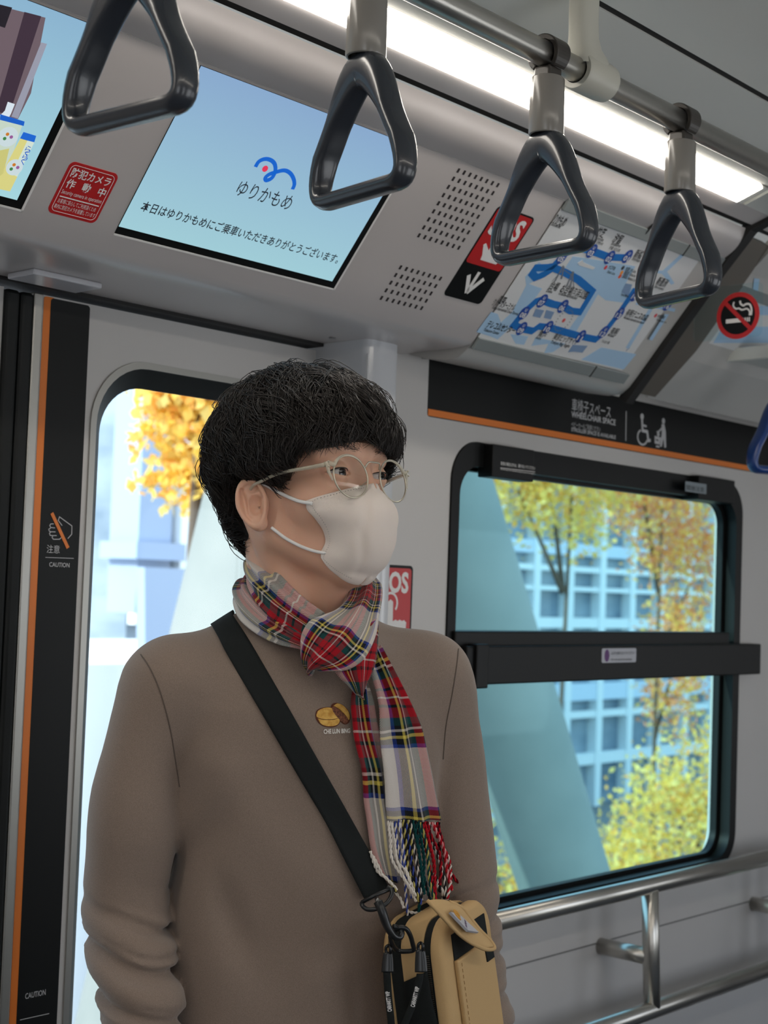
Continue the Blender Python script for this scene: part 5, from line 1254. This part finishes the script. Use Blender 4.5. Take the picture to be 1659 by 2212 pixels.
fl_ = [H2W(np.array([1, -1, 1]) * W2H(np.array(p))) for p in u1]; MB().tube(catmull(fl_, 30), .0021, 10).build('ear_loop', ELAS, mk, True)
# ---- glasses
gl = empty('eyeglasses', tuple(H2W([.098, 0, -.006])), 'round clear-framed glasses with thin metal rims worn above the mask', 'glasses')
GMET = mat('rim_metal', srgb(198, 190, 172), .3, metal=.6)
CLR = bpy.data.materials.new('clear_acetate'); CLR.use_nodes = True; _nt = CLR.node_tree; _b = _nt.nodes['Principled BSDF']
_b.inputs['Base Color'].default_value = srgb(226, 220, 200); _b.inputs['Roughness'].default_value = .1; _b.inputs['Alpha'].default_value = .45
m_l = glassmat('lens_glass', (.94, .95, .94, 1), .007)
gz0 = -.0100
for sy in (-1, 1):
    wr = math.radians(6) * sy; c = np.array([.1005, sy * .0338, gz0])
    exv = np.array([-math.sin(abs(wr)) * (1 if True else -1), sy * math.cos(wr), 0]) if False else np.array([-abs(math.sin(wr)), sy * math.cos(wr), 0]); ezv = np.array([-.10, 0, .995])
    cir = lambda r, a: c + exv * r * math.cos(a) + ezv * r * .99 * math.sin(a)
    A_ = np.linspace(0, 2 * math.pi, 64, endpoint=False)
    P = [H2W(cir(.0238, a)) for a in A_] ; P = P + [P[0], P[1]]
    MB().tube(P, .0010, 8, False).build('rim', GMET, gl, True)
    nn_ = np.cross(exv, ezv) * (-sy)
    if nn_[0] < 0: nn_ = -nn_
    v = [H2W(cir(.0236, a)) for a in A_] + [H2W(c + nn_ * .0015)]
    mesh('lens', v, [(i, (i + 1) % 64, 64) for i in range(64)], m_l, gl, True)
    # clear brow piece over the upper outer half, ending in the lug
    br_ = [cir(.0246, a) + nn_ * .0004 for a in np.linspace(math.radians(135), math.radians(28), 22)]
    br_ += [c + exv * .0275 + ezv * .0135 - nn_ * .001, c + exv * .0315 + ezv * .0120 - nn_ * .004]
    MB().tube(H2W(np.array(br_)), np.interp(np.linspace(0, 1, len(br_)), [0, .5, .85, 1], [.0006, .0011, .0022, .0030]), 10).build('brow_bar', CLR, gl, True)
    lg = [c + exv * .0300 + ezv * .0145 - nn_ * .002, c + exv * .0285 + ezv * .004 - nn_ * .002, c + exv * .0258 + ezv * -.006]
    MB().tube(H2W(np.array(lg)), [.0026, .0018, .0010], 10).build('lug', CLR, gl, True)
    for dz in (.0145, .009): ball('rivet', c + exv * .0300 + ezv * dz + nn_ * .0012, .0011, GMET, gl)
    hin = c + exv * .0315 + ezv * .0120 - nn_ * .004
    tp = [hin, hin * np.array([1, 1, 1]) + np.array([-.02, sy * .005, -.001]), np.array([.040, sy * .0815, -.002]), np.array([.012, sy * .0850, -.008]), np.array([-.004, sy * .0840, -.0125]), np.array([-.020, sy * .0790, -.026])]
    MB().tube(H2W(catmull(tp, 30)), np.interp(np.linspace(0, 1, 30), [0, .3, 1], [.0026, .0021, .0019]), 10).build('temple', CLR, gl, True)
    MB().tube(H2W(catmull(tp, 30)), .0006, 6).build('temple_core', GMET, gl, True)
    pd = [cir(.0236, math.pi + .15), c - exv * .0215 + ezv * -.006 - nn_ * .006, c - exv * .0205 + ezv * -.0085 - nn_ * .009]
    MB().tube(H2W(catmull(pd, 10)), .0005, 6).build('pad_arm', GMET, gl, True); ball('nose_pad', pd[-1], .0022, CLR, gl)
bg = [np.array([.1005, -.0115, .001]), np.array([.1035, -.0095, .0062]), np.array([.1045, -.006, .0078]), np.array([.1045, .006, .0078]), np.array([.1035, .0095, .0062]), np.array([.1005, .0115, .001])]
MB().tube(H2W(catmull(bg, 24)), .0010, 8).build('bridge', GMET, gl, True)
# ---- tartan scarf
def tartan():
    m = bpy.data.materials.new('tartan_wool'); m.use_nodes = True; nt = m.node_tree; b = nt.nodes['Principled BSDF']
    b.inputs['Roughness'].default_value = .95; b.inputs['Specular IOR Level'].default_value = .1; b.inputs['Sheen Weight'].default_value = .15
    uvn = nt.nodes.new('ShaderNodeTexCoord'); sp = nt.nodes.new('ShaderNodeSeparateXYZ'); nt.links.new(uvn.outputs['UV'], sp.inputs[0])
    W1 = srgb(206, 198, 190); B1 = srgb(40, 62, 140); K1 = srgb(22, 24, 28); Y1 = srgb(206, 186, 84); G1 = srgb(22, 66, 66); R1 = srgb(160, 22, 34)
    sett = [(c_, w_ * 1.45) for c_, w_ in [(W1, .032), (B1, .004), (K1, .0065), (Y1, .0035), (K1, .004), (W1, .0026), (K1, .0035), (G1, .0080), (R1, .0100), (K1, .0030), (R1, .0065), (W1, .0012)]]
    tot = sum(x[1] for x in sett); outs = []
    for o_ in ('X', 'Y'):
        pp = nt.nodes.new('ShaderNodeMath'); pp.operation = 'PINGPONG'; pp.inputs[1].default_value = tot; nt.links.new(sp.outputs[o_], pp.inputs[0])
        dv_ = nt.nodes.new('ShaderNodeMath'); dv_.operation = 'DIVIDE'; dv_.inputs[1].default_value = tot; nt.links.new(pp.outputs[0], dv_.inputs[0])
        r = nt.nodes.new('ShaderNodeValToRGB'); r.color_ramp.interpolation = 'CONSTANT'
        while len(r.color_ramp.elements) < len(sett): r.color_ramp.elements.new(.5)
        a = 0
        for i, (c, w__) in enumerate(sett): r.color_ramp.elements[i].position = a / tot; r.color_ramp.elements[i].color = c; a += w__
        nt.links.new(dv_.outputs[0], r.inputs[0]); outs.append(r)
    ad = nt.nodes.new('ShaderNodeMath'); ad.operation = 'ADD'; nt.links.new(sp.outputs[0], ad.inputs[0]); nt.links.new(sp.outputs[1], ad.inputs[1])
    ml = nt.nodes.new('ShaderNodeMath'); ml.operation = 'MULTIPLY'; ml.inputs[1].default_value = 2 * math.pi / .0022; nt.links.new(ad.outputs[0], ml.inputs[0])
    sn = nt.nodes.new('ShaderNodeMath'); sn.operation = 'SINE'; nt.links.new(ml.outputs[0], sn.inputs[0])
    mr = nt.nodes.new('ShaderNodeMapRange'); mr.inputs[1].default_value = -.5; mr.inputs[2].default_value = .5; nt.links.new(sn.outputs[0], mr.inputs[0])
    mx = nt.nodes.new('ShaderNodeMix'); mx.data_type = 'RGBA'; nt.links.new(mr.outputs[0], mx.inputs['Factor'])
    nt.links.new(outs[0].outputs[0], mx.inputs['A']); nt.links.new(outs[1].outputs[0], mx.inputs['B']); nt.links.new(mx.outputs['Result'], b.inputs['Base Color'])
    n = nt.nodes.new('ShaderNodeTexNoise'); n.inputs['Scale'].default_value = 900; bp = nt.nodes.new('ShaderNodeBump'); bp.inputs['Strength'].default_value = .5; bp.inputs['Distance'].default_value = .001
    nt.links.new(uvn.outputs['Object'], n.inputs['Vector']); nt.links.new(n.outputs[0], bp.inputs['Height']); nt.links.new(bp.outputs[0], b.inputs['Normal'])
    return m
TART = tartan()
sf = empty('scarf', tuple(L2W(Q(720, 1400, .09))), 'white, red, green and blue tartan wool scarf knotted round the neck, ends hanging', 'scarf')
def rows(R_):
    return [L2W(Q(a[0], a[1], a[2])) for a, b_ in R_], [L2W(Q(b_[0], b_[1], b_[2])) for a, b_ in R_]
c1_ = rows([((600, 1185, -.13), (600, 1235, -.14)), ((560, 1176, -.09), (556, 1230, -.10)), ((547, 1178, -.045), (540, 1228, -.05)), ((555, 1190, -.012), (534, 1255, -.010)), ((570, 1208, .014), (538, 1276, .014)), ((597, 1232, .034), (553, 1302, .044)), ((628, 1264, .048), (583, 1333, .064)), ((659, 1293, .058), (620, 1358, .076)), ((702, 1324, .070), (655, 1380, .086))])
strip('neck_wrap', *c1_, 30, 60, .010, TART, sf, .006, .0036, 3, u0=-.01, cw=.12, v0=-.165, vs=1.2)
c2_ = rows([((600, 1240, -.15), (590, 1290, -.15)), ((550, 1236, -.10), (525, 1275, -.11)), ((532, 1252, -.05), (507, 1290, -.055)), ((532, 1270, -.005), (506, 1312, -.010)), ((552, 1296, .030), (520, 1342, .024)), ((585, 1326, .056), (556, 1371, .048)), ((622, 1352, .076), (600, 1392, .070)), ((652, 1372, .088), (645, 1402, .084)), ((680, 1385, .09), (678, 1410, .088))])
strip('neck_wrap', *c2_, 26, 60, .010, TART, sf, .006, .0034, 2, u0=.09, cw=.15, v0=-.185, vs=1.0)
c3_ = rows([((800, 1262, -.10), (800, 1225, -.10)), ((770, 1258, -.04), (806, 1240, -.06)), ((757, 1270, .004), (824, 1262, -.022)), ((744, 1300, .040), (826, 1292, .016)), ((722, 1320, .068), (819, 1330, .050)), ((694, 1330, .088), (812, 1372, .084)), ((668, 1342, .100), (790, 1418, .108)), ((651, 1372, .104), (752, 1446, .114)), ((650, 1408, .098), (708, 1450, .108)), ((660, 1434, .078), (684, 1446, .090)), ((672, 1440, .060), (684, 1444, .070))])
strip('knot', *c3_, 34, 70, .010, TART, sf, .007, .0032, 2, u0=.03, cw=.18, v0=.12, vs=1.95)
c4_ = rows([((770, 1350, .075), (818, 1345, .045)), ((738, 1385, .100), (817, 1385, .070)), ((712, 1425, .104), (813, 1425, .086)), ((728, 1455, .104), (805, 1452, .094)), ((752, 1482, .100), (792, 1477, .094)), ((768, 1500, .088), (784, 1496, .084))])
strip('knot', *c4_, 24, 40, .012, TART, sf, .010, .0015, 2, u0=.03, cw=.13, v0=.04, vs=1.4)
def onrows(Ls, Rs, o):
    e0, e1 = [], []
    for (a, b_), oo in zip(zip(Ls, Rs), o): e0.append(onsw(a[0], a[1], oo)); e1.append(onsw(b_[0], b_[1], oo))
    return e0, e1
bt = onrows([(757, 1478), (750, 1520), (754, 1561), (758, 1600), (769, 1640), (776, 1673), (779, 1721), (785, 1769), (793, 1827), (806, 1866), (822, 1900)], [(785, 1480), (797, 1520), (806, 1561), (815, 1600), (825, 1640), (833, 1673), (842, 1721), (850, 1769), (856, 1827), (858, 1866), (856, 1905)], [.012, .012, .010, .010, .009, .009, .008, .008, .007, .006, .006])
strip('tail', *bt, 24, 60, .004, TART, sf, .003, .0034, 2, u0=-.105, cw=.090, v0=.181, vs=-1.0)
ft = onrows([(766, 1432), (787, 1495), (799, 1538), (801, 1586), (804, 1615), (809, 1654), (813, 1692), (817, 1731), (821, 1766)], [(800, 1418), (838, 1487), (863, 1538), (881, 1573), (891, 1611), (902, 1654), (913, 1702), (920, 1731), (927, 1766)], [.026, .026, .024, .022, .020, .019, .018, .017, .016])
strip('tail', *ft, 34, 60, .004, TART, sf, .003, .0036, 2, u0=.023, cw=.088, v0=.203, vs=-1.30, phase=.6)
YM = {k: mat('yarn_' + k, srgb(*c), .95, spec=.1) for k, c in dict(white=(222, 214, 204), blue=(60, 76, 150), black=(30, 30, 34), yellow=(186, 172, 96), green=(20, 66, 66), red=(176, 28, 40), darkred=(90, 20, 30), pink=(224, 150, 150)).items()}
def tassel(P, r, c1, c2=None, tw=130):
    P = catmull(P, 26); L_ = np.concatenate([[0], np.cumsum(np.linalg.norm(np.diff(P, axis=0), axis=1))])
    T = np.gradient(P, axis=0); T /= np.linalg.norm(T, axis=1)[:, None]; a = np.cross(T, (CAMP - P[0])); a /= np.linalg.norm(a, axis=1)[:, None]; b_ = np.cross(T, a)
    PI_ = np.linspace(0, 1, 90); Pi = np.stack([np.interp(PI_ * L_[-1], L_, P[:, k]) for k in range(3)], 1); ai = np.stack([np.interp(PI_ * L_[-1], L_, a[:, k]) for k in range(3)], 1); bi = np.stack([np.interp(PI_ * L_[-1], L_, b_[:, k]) for k in range(3)], 1)
    mb = MB(); sp_ = []
    for k in range(2):
        an = PI_ * L_[-1] * tw * 2 * math.pi / 1.6 + k * math.pi
        H = Pi + (ai * np.cos(an)[:, None] + bi * np.sin(an)[:, None]) * r * .55
        n0 = len(mb.f); mb.tube(H, r * .62, 6); sp_.append((n0, len(mb.f)))
    o = mesh('tassel', mb.v, mb.f, YM[c1], sf, True); o.data.materials.append(YM[c2 or c1])
    for i, p in enumerate(o.data.polygons): p.material_index = 0 if i < sp_[0][1] else 1
    return o
TS = [(823, 1764, 822, 1850, 850, 1922, 'white', None, .0016), (827, 1765, 830, 1850, 853, 1936, 'white', None, .0014), (832, 1766, 834, 1850, 846, 1900, 'white', None, .0014), (838, 1766, 842, 1850, 850, 1930, 'white', 'blue', .0016), (843, 1766, 846, 1860, 851, 2002, 'white', 'blue', .0016), (848, 1767, 850, 1850, 853, 1925, 'white', None, .0015),
      (853, 1767, 855, 1860, 858, 1935, 'black', 'yellow', .0018), (858, 1768, 862, 1860, 862, 1942, 'blue', 'black', .0018), (862, 1768, 868, 1850, 860, 1930, 'black', 'yellow', .0018), (867, 1769, 873, 1850, 870, 1935, 'white', 'black', .0016), (872, 1769, 878, 1850, 876, 1920, 'green', None, .0018), (877, 1770, 884, 1850, 884, 1935, 'green', 'black', .0018), (882, 1770, 888, 1860, 858, 2000, 'green', None, .0018), (886, 1771, 892, 1850, 888, 1930, 'green', 'yellow', .0017),
      (890, 1771, 898, 1850, 892, 1950, 'red', 'black', .0019), (895, 1772, 905, 1860, 897, 1990, 'red', None, .0020), (900, 1772, 912, 1840, 905, 1900, 'red', 'darkred', .0018), (905, 1773, 917, 1850, 912, 1925, 'black', 'white', .0016), (910, 1773, 925, 1840, 918, 1915, 'red', 'pink', .0021), (915, 1773, 929, 1850, 910, 1930, 'red', 'white', .0018), (920, 1773, 933, 1850, 930, 1905, 'darkred', 'red', .0018), (925, 1772, 938, 1850, 935, 1920, 'darkred', 'black', .0017),
      (904, 1880, 915, 1930, 962, 1972, 'black', 'white', .0030),
      (793, 1838, 806, 1880, 820, 1902, 'white', None, .0017), (799, 1848, 812, 1886, 826, 1912, 'white', None, .0016), (820, 1885, 824, 1900, 822, 1915, 'black', 'yellow', .0016), (840, 1900, 843, 1925, 840, 1950, 'white', None, .0016), (848, 1960, 866, 1962, 888, 1958, 'white', None, .0018)]
for k, (x0_, y0_, x1_, y1_, x2_, y2_, c1c, c2c, r_) in enumerate(TS):
    o_ = .020 if k < 22 else (.026 if k == 22 else .012)
    if k == 27: o_ = .030
    q0, q1, q2 = onsw(x0_, y0_ - 1, o_ - .006), onsw(x1_, y1_, o_ + .003 * math.sin(k * 2.1)), onsw(x2_, y2_, o_ + .012 + .003 * math.cos(k))
    jit = RNG.normal(0, .0012, 3); tassel([q0, (q0 + q1) / 2 + jit, q1, (q1 + q2) / 2 - jit, q2], r_, c1c, c2c)
# ---- shoulder bag
WEB = mat('black_webbing', srgb(24, 28, 28), .8, spec=.25); weave(WEB, 1400, .6)
TAN = mat('tan_canvas', srgb(192, 160, 114), .85, spec=.2); weave(TAN, 1500, .35)
TAND = mat('tan_stitch', srgb(150, 112, 66), .9)
PLA = mat('black_plastic', srgb(26, 28, 30), .3)
bag = empty('shoulder_bag', tuple(L2W(Q(830, 1980, .12))), 'small tan canvas shoulder bag with black strap hanging across his front', 'bag')
SLp = [(455, 1348), (472, 1382), (490, 1417), (550, 1517), (609, 1617), (657, 1698), (704, 1778), (745, 1860), (785, 1940)]
SRp = [(502, 1326), (532, 1376), (562, 1426), (624, 1533), (685, 1640), (733, 1726), (780, 1812), (809, 1864), (837, 1916)]
e0 = [onsw(*p, .0035) for p in SLp]; e1 = [onsw(*p, .0035) for p in SRp]
for k in (7, 8):
    e0[k] = e0[k] + WV * (.004 * (k - 6)); e1[k] = e1[k] + WV * (.004 * (k - 6))
def back(p, dw, dz): return p - WV * dw + ZV * dz
b0 = [back(e0[0], .20, -.20), back(e0[0], .12, -.065), back(e0[0], .045, -.012)]; b1 = [back(e1[0], .20, -.18), back(e1[0], .12, -.045), back(e1[0], .045, .0)]
strip('strap', b0 + e0, b1 + e1, 8, 90, .0022, WEB, bag, .0006)
# canvas body built from slabs stacked along its depth
nf = WV * math.cos(math.radians(60)) + UV_ * math.sin(math.radians(60)); ea = UV_ * .5 - WV * .866
tl_ = math.radians(9); up_ = ZV * math.cos(tl_) - UV_ * math.sin(tl_) * 1.0; up_ = up_ / np.linalg.norm(up_)
ea = ea - up_ * ea.dot(up_); ea /= np.linalg.norm(ea); nf = np.cross(up_, ea); nf = nf if nf.dot(WV) > 0 else -nf
B0 = L2W(Q(824, 1998, .098))
def bp_(a, d, h_): return B0 + ea * a + nf * d + up_ * h_
def slab(name, ds, ins, m, parent, a0=0, a1=.140, h0=-.235, h1=0, r=.038, sag=0, bev=0):
    V = []; n = None
    for d, i_ in zip(ds, ins):
        o = rrect(a0 + i_, a1 - i_, h0 + i_, h1 - i_, max(.004, r - i_), 8); n = len(o)
        V += [bp_(a, d + sag * math.sin(math.pi * max(0, min(1, (a - a0) / (a1 - a0)))), h_) for a, h_ in o]
    F = [(k * n + i, k * n + (i + 1) % n, (k + 1) * n + (i + 1) % n, (k + 1) * n + i) for k in range(len(ds) - 1) for i in range(n)]
    c0 = len(V); V.append(np.mean(V[:n], 0)); V.append(np.mean(V[c0 - n:c0], 0) + nf * .004 * (1 if sag else 0))
    F += [((i + 1) % n, i, c0) for i in range(n)] + [(c0 - n + i, c0 - n + (i + 1) % n, c0 + 1) for i in range(n)]
    o = mesh(name, V, F, m, parent); fixn(o); return sharp(o, 50)
slab('rear_panel', [-.004, .000, .003, .004], [.004, 0, 0, .003], TAN, bag)
slab('zip_tape', [.003, .020], [.0025, .0025], WEB, bag)
slab('side_gusset', [.019, .021, .044, .046], [.001, 0, 0, .001], TAN, bag)
slab('zip_tape', [.045, .056], [.0025, .0025], WEB, bag)
slab('front_panel', [.055, .057, .064, .068, .070], [.001, 0, 0, .003, .008], TAN, bag)
bpy.context.view_layer.update()
fp = Frame(bp_(0, .0702, 0), ea, up_)
if fp.n.dot(nf) < 0: fp.n = -fp.n
def zb(x, y): return (740 + x * .229, 1820 + y * .229)
fb = lambda pts: [fp.px(*zb(*p)) for p in pts]
pk = [(.030, -.040), (.134, -.052), (.142, -.22), (.034, -.22)]
slabp = plate('front_pocket', fp, [(.024, -.046), (.122, -.046), (.128, -.225), (.030, -.225)], 0, .006, TAN, bag, bevel=.002)
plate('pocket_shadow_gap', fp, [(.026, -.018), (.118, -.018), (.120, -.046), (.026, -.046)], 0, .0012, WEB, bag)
plate('velcro', fp, [(.096, -.050), (.116, -.050), (.118, -.068), (.098, -.068)], .006, .0075, WEB, bag)
b = MB()
for k in range(26): h_ = -.050 - k * .0066; b.tube([fp.w(.0315 + .0045 * k / 26, h_, .0064), fp.w(.0317 + .0045 * k / 26, h_ - .0038, .0064)], .00035, 4)
b.build('stitching', TAND, bag)
# flap, its edge piping and woven patch
def onbag(px, py, extra): 
    a, b_ = fp.px(px, py, extra); return fp.w(a, b_, extra)
FL = [((800, 545), .004), ((905, 660), .012), ((1010, 775), .016), ((1120, 880), .020), ((1230, 955), .024), ((1340, 1005), .028)]
FR = [((1010, 560), .004), ((1130, 620), .010), ((1215, 725), .014), ((1300, 830), .020), ((1385, 915), .024), ((1432, 985), .028)]
f0 = [onbag(*zb(*p), e) for p, e in FL]; f1 = [onbag(*zb(*p), e) for p, e in FR]
flap = strip('flap', f0, f1, 16, 30, .003, TAN, bag, .003)
pipe_ = catmull(f0 + [(f0[-1] + f1[-1]) / 2 + (f0[-1] - f0[-2]) * .25] + f1[::-1], 60)
MB().tube(pipe_, .0022, 10).build('piping', TAN, flap, True)
PT = mat('patch_grey', srgb(176, 176, 182), .7)
po = onbag(*zb(1005, 660), .021); pfx = onbag(*zb(1085, 690), .0205); 
P4 = [onbag(*zb(1005, 662), .0185), onbag(*zb(1095, 690), .0185), onbag(*zb(1280, 850), .0275), onbag(*zb(1172, 838), .0275)]
pe = P4[3] - P4[0]; pe2 = P4[1] - P4[0]
pf = Frame(P4[0], P4[3] - P4[0], np.cross(np.cross(P4[3] - P4[0], P4[1] - P4[0]), P4[3] - P4[0]))
if pf.n.dot(CAMP - P4[0]) < 0: pf.n = -pf.n
loc = [((p - pf.o).dot(pf.ex), (p - pf.o).dot(pf.ey)) for p in P4]
patch = plate('patch', pf, loc, -.001, .002, PT, flap)
Lp = loc[3][0]; Wp = loc[1][1]
cg = (Lp * .42, Wp * .55)
band('patch_mark', pf, [([(cg[0] + Lp * .17 * math.cos(t), cg[1] + Wp * .22 * math.sin(t)) for t in np.linspace(.5, 5.8, 18)], Wp * .30, False)], .002, .0026, mat('patch_gold', srgb(196, 140, 50), .6), patch)
text('patch_text', Frame(pf.w(Lp * .93, Wp * .12, 0), pf.ey, -pf.ex), 'carhartt', 0, 0, .006, mat('patch_purple', srgb(70, 30, 80), .7), patch, h=0.0024 if np.cross(pf.ey, -pf.ex).dot(CAMP - P4[0]) > 0 else -.0024, bold=.03, width=Wp * .80)
# side webbing, rings, swivel hook
wbp = [(bp_(-.0015, .019, -.062), bp_(-.0015, .050, -.050)), (bp_(-.003, .019, -.085), bp_(-.003, .052, -.078)), (bp_(-.002, .022, -.120), bp_(-.002, .056, -.112)), (bp_(-.001, .024, -.140), bp_(-.001, .058, -.130))]
strip('side_webbing', [a for a, c in wbp], [c for a, c in wbp], 8, 20, .002, WEB, bag, .002)
wz = lambda x, y, w_: L2W(Q(*zb(x, y), w_))
MB().tube(catmull([wz(180, 570, .135), wz(190, 600, .14), wz(240, 632, .142), wz(330, 622, .144), wz(420, 570, .142), wz(465, 490, .135), wz(455, 440, .13), wz(420, 420, .128)], 30), .0024, 10).build('triangle_ring', PLA, bag, True)
MB().tube([wz(180, 565, .135), wz(300, 500, .135), wz(450, 440, .13)], .0022, 10).build('ring_bar', PLA, bag, True)
MB().tube(catmull([wz(335, 560, .146), wz(370, 640, .150), wz(410, 760, .150), wz(445, 830, .150), wz(490, 885, .148), wz(540, 895, .145), wz(560, 850, .142), wz(530, 810, .14), wz(480, 790, .145)], 40), np.interp(np.linspace(0, 1, 40), [0, .2, .5, 1], [.0050, .0050, .0036, .0026]), 12).build('swivel_hook', PLA, bag, True)
MB().tube([wz(318, 520, .142), wz(340, 570, .148)], [.0022, .0030], 10).build('swivel_pin', mat('pin_metal', srgb(120, 120, 120), .3, metal=1), bag, True)
MB().tube(catmull([wz(500, 830, .140), wz(540, 800, .142), wz(600, 815, .14), wz(640, 880, .136), wz(662, 960, .130), wz(672, 1010, .126), wz(620, 1025, .124), wz(520, 1020, .12), wz(470, 960, .13), wz(450, 890, .138), wz(465, 850, .14)], 50), .0026, 10).build('d_ring', PLA, bag, True)
def puller(x, y, w_, x2, y2, cord):
    MB().tube(catmull([wz(x, y - 40, w_), wz(x + 22, y - 20, w_ + .004), wz(x + 20, y + 25, w_ + .004), wz(x, y + 40, w_ + .002), wz(x - 20, y + 20, w_), wz(x - 20, y - 20, w_), wz(x, y - 40, w_)], 24), .0018, 8).build('zip_slider', mat('slider_metal', srgb(60, 62, 64), .25, metal=.9), bag, True)
    c_ = [wz(x, y + 30, w_ + .003), wz(x2, y2, w_ + .006)]; sdir = UV_ * .0062
    strip('zip_pull', [c_[0] - sdir * .8, (c_[0] + c_[1]) / 2 - sdir, c_[1] - sdir * 1.1], [c_[0] + sdir * .8, (c_[0] + c_[1]) / 2 + sdir, c_[1] + sdir * 1.1], 8, 14, .004, PLA, bag, .002)
    e0 = [wz(a - 36, c, w_ + .006) for a, c in cord]; e1_ = [wz(a + 34, c, w_ + .006) for a, c in cord]
    cd = strip('pull_cord', e0, e1_, 8, 30, .004, WEB, bag, .002)
    return cd
cdA = puller(430, 1010, .128, 425, 1225, [(420, 1225), (430, 1400), (448, 1580), (462, 1720), (470, 1900)])
cdB = puller(735, 985, .150, 742, 1225, [(735, 1240), (716, 1340), (672, 1500), (615, 1650), (560, 1780)])
for (xa, ya), (xb, yb), w_, cd in (((455, 1590), (432, 1400), .1385, cdA), ((670, 1550), (716, 1362), .1605, cdB)):
    A_, B_ = wz(xa, ya, w_), wz(xb, yb, w_); ex_ = B_ - A_; L_ = np.linalg.norm(ex_); nn_ = CAMP - A_; ey_ = np.cross(nn_, ex_); 
    ff = Frame(A_, ex_, ey_); text('cord_text', ff, 'CARHARTT WIP', 0, -.001, .0062, INKW, cd, h=.0012, bold=.03, width=L_)
b = MB()
for k in range(34):
    h_ = -.034 - k * .0022; b.box((0, 0), (0, 0), (0, 0)) if False else b.tube([bp_(-.0005, .0475, h_), bp_(-.0005, .0535, h_)], .0006, 4)
b.build('zip_teeth', mat('zip_teeth', srgb(58, 52, 44), .4), bag)
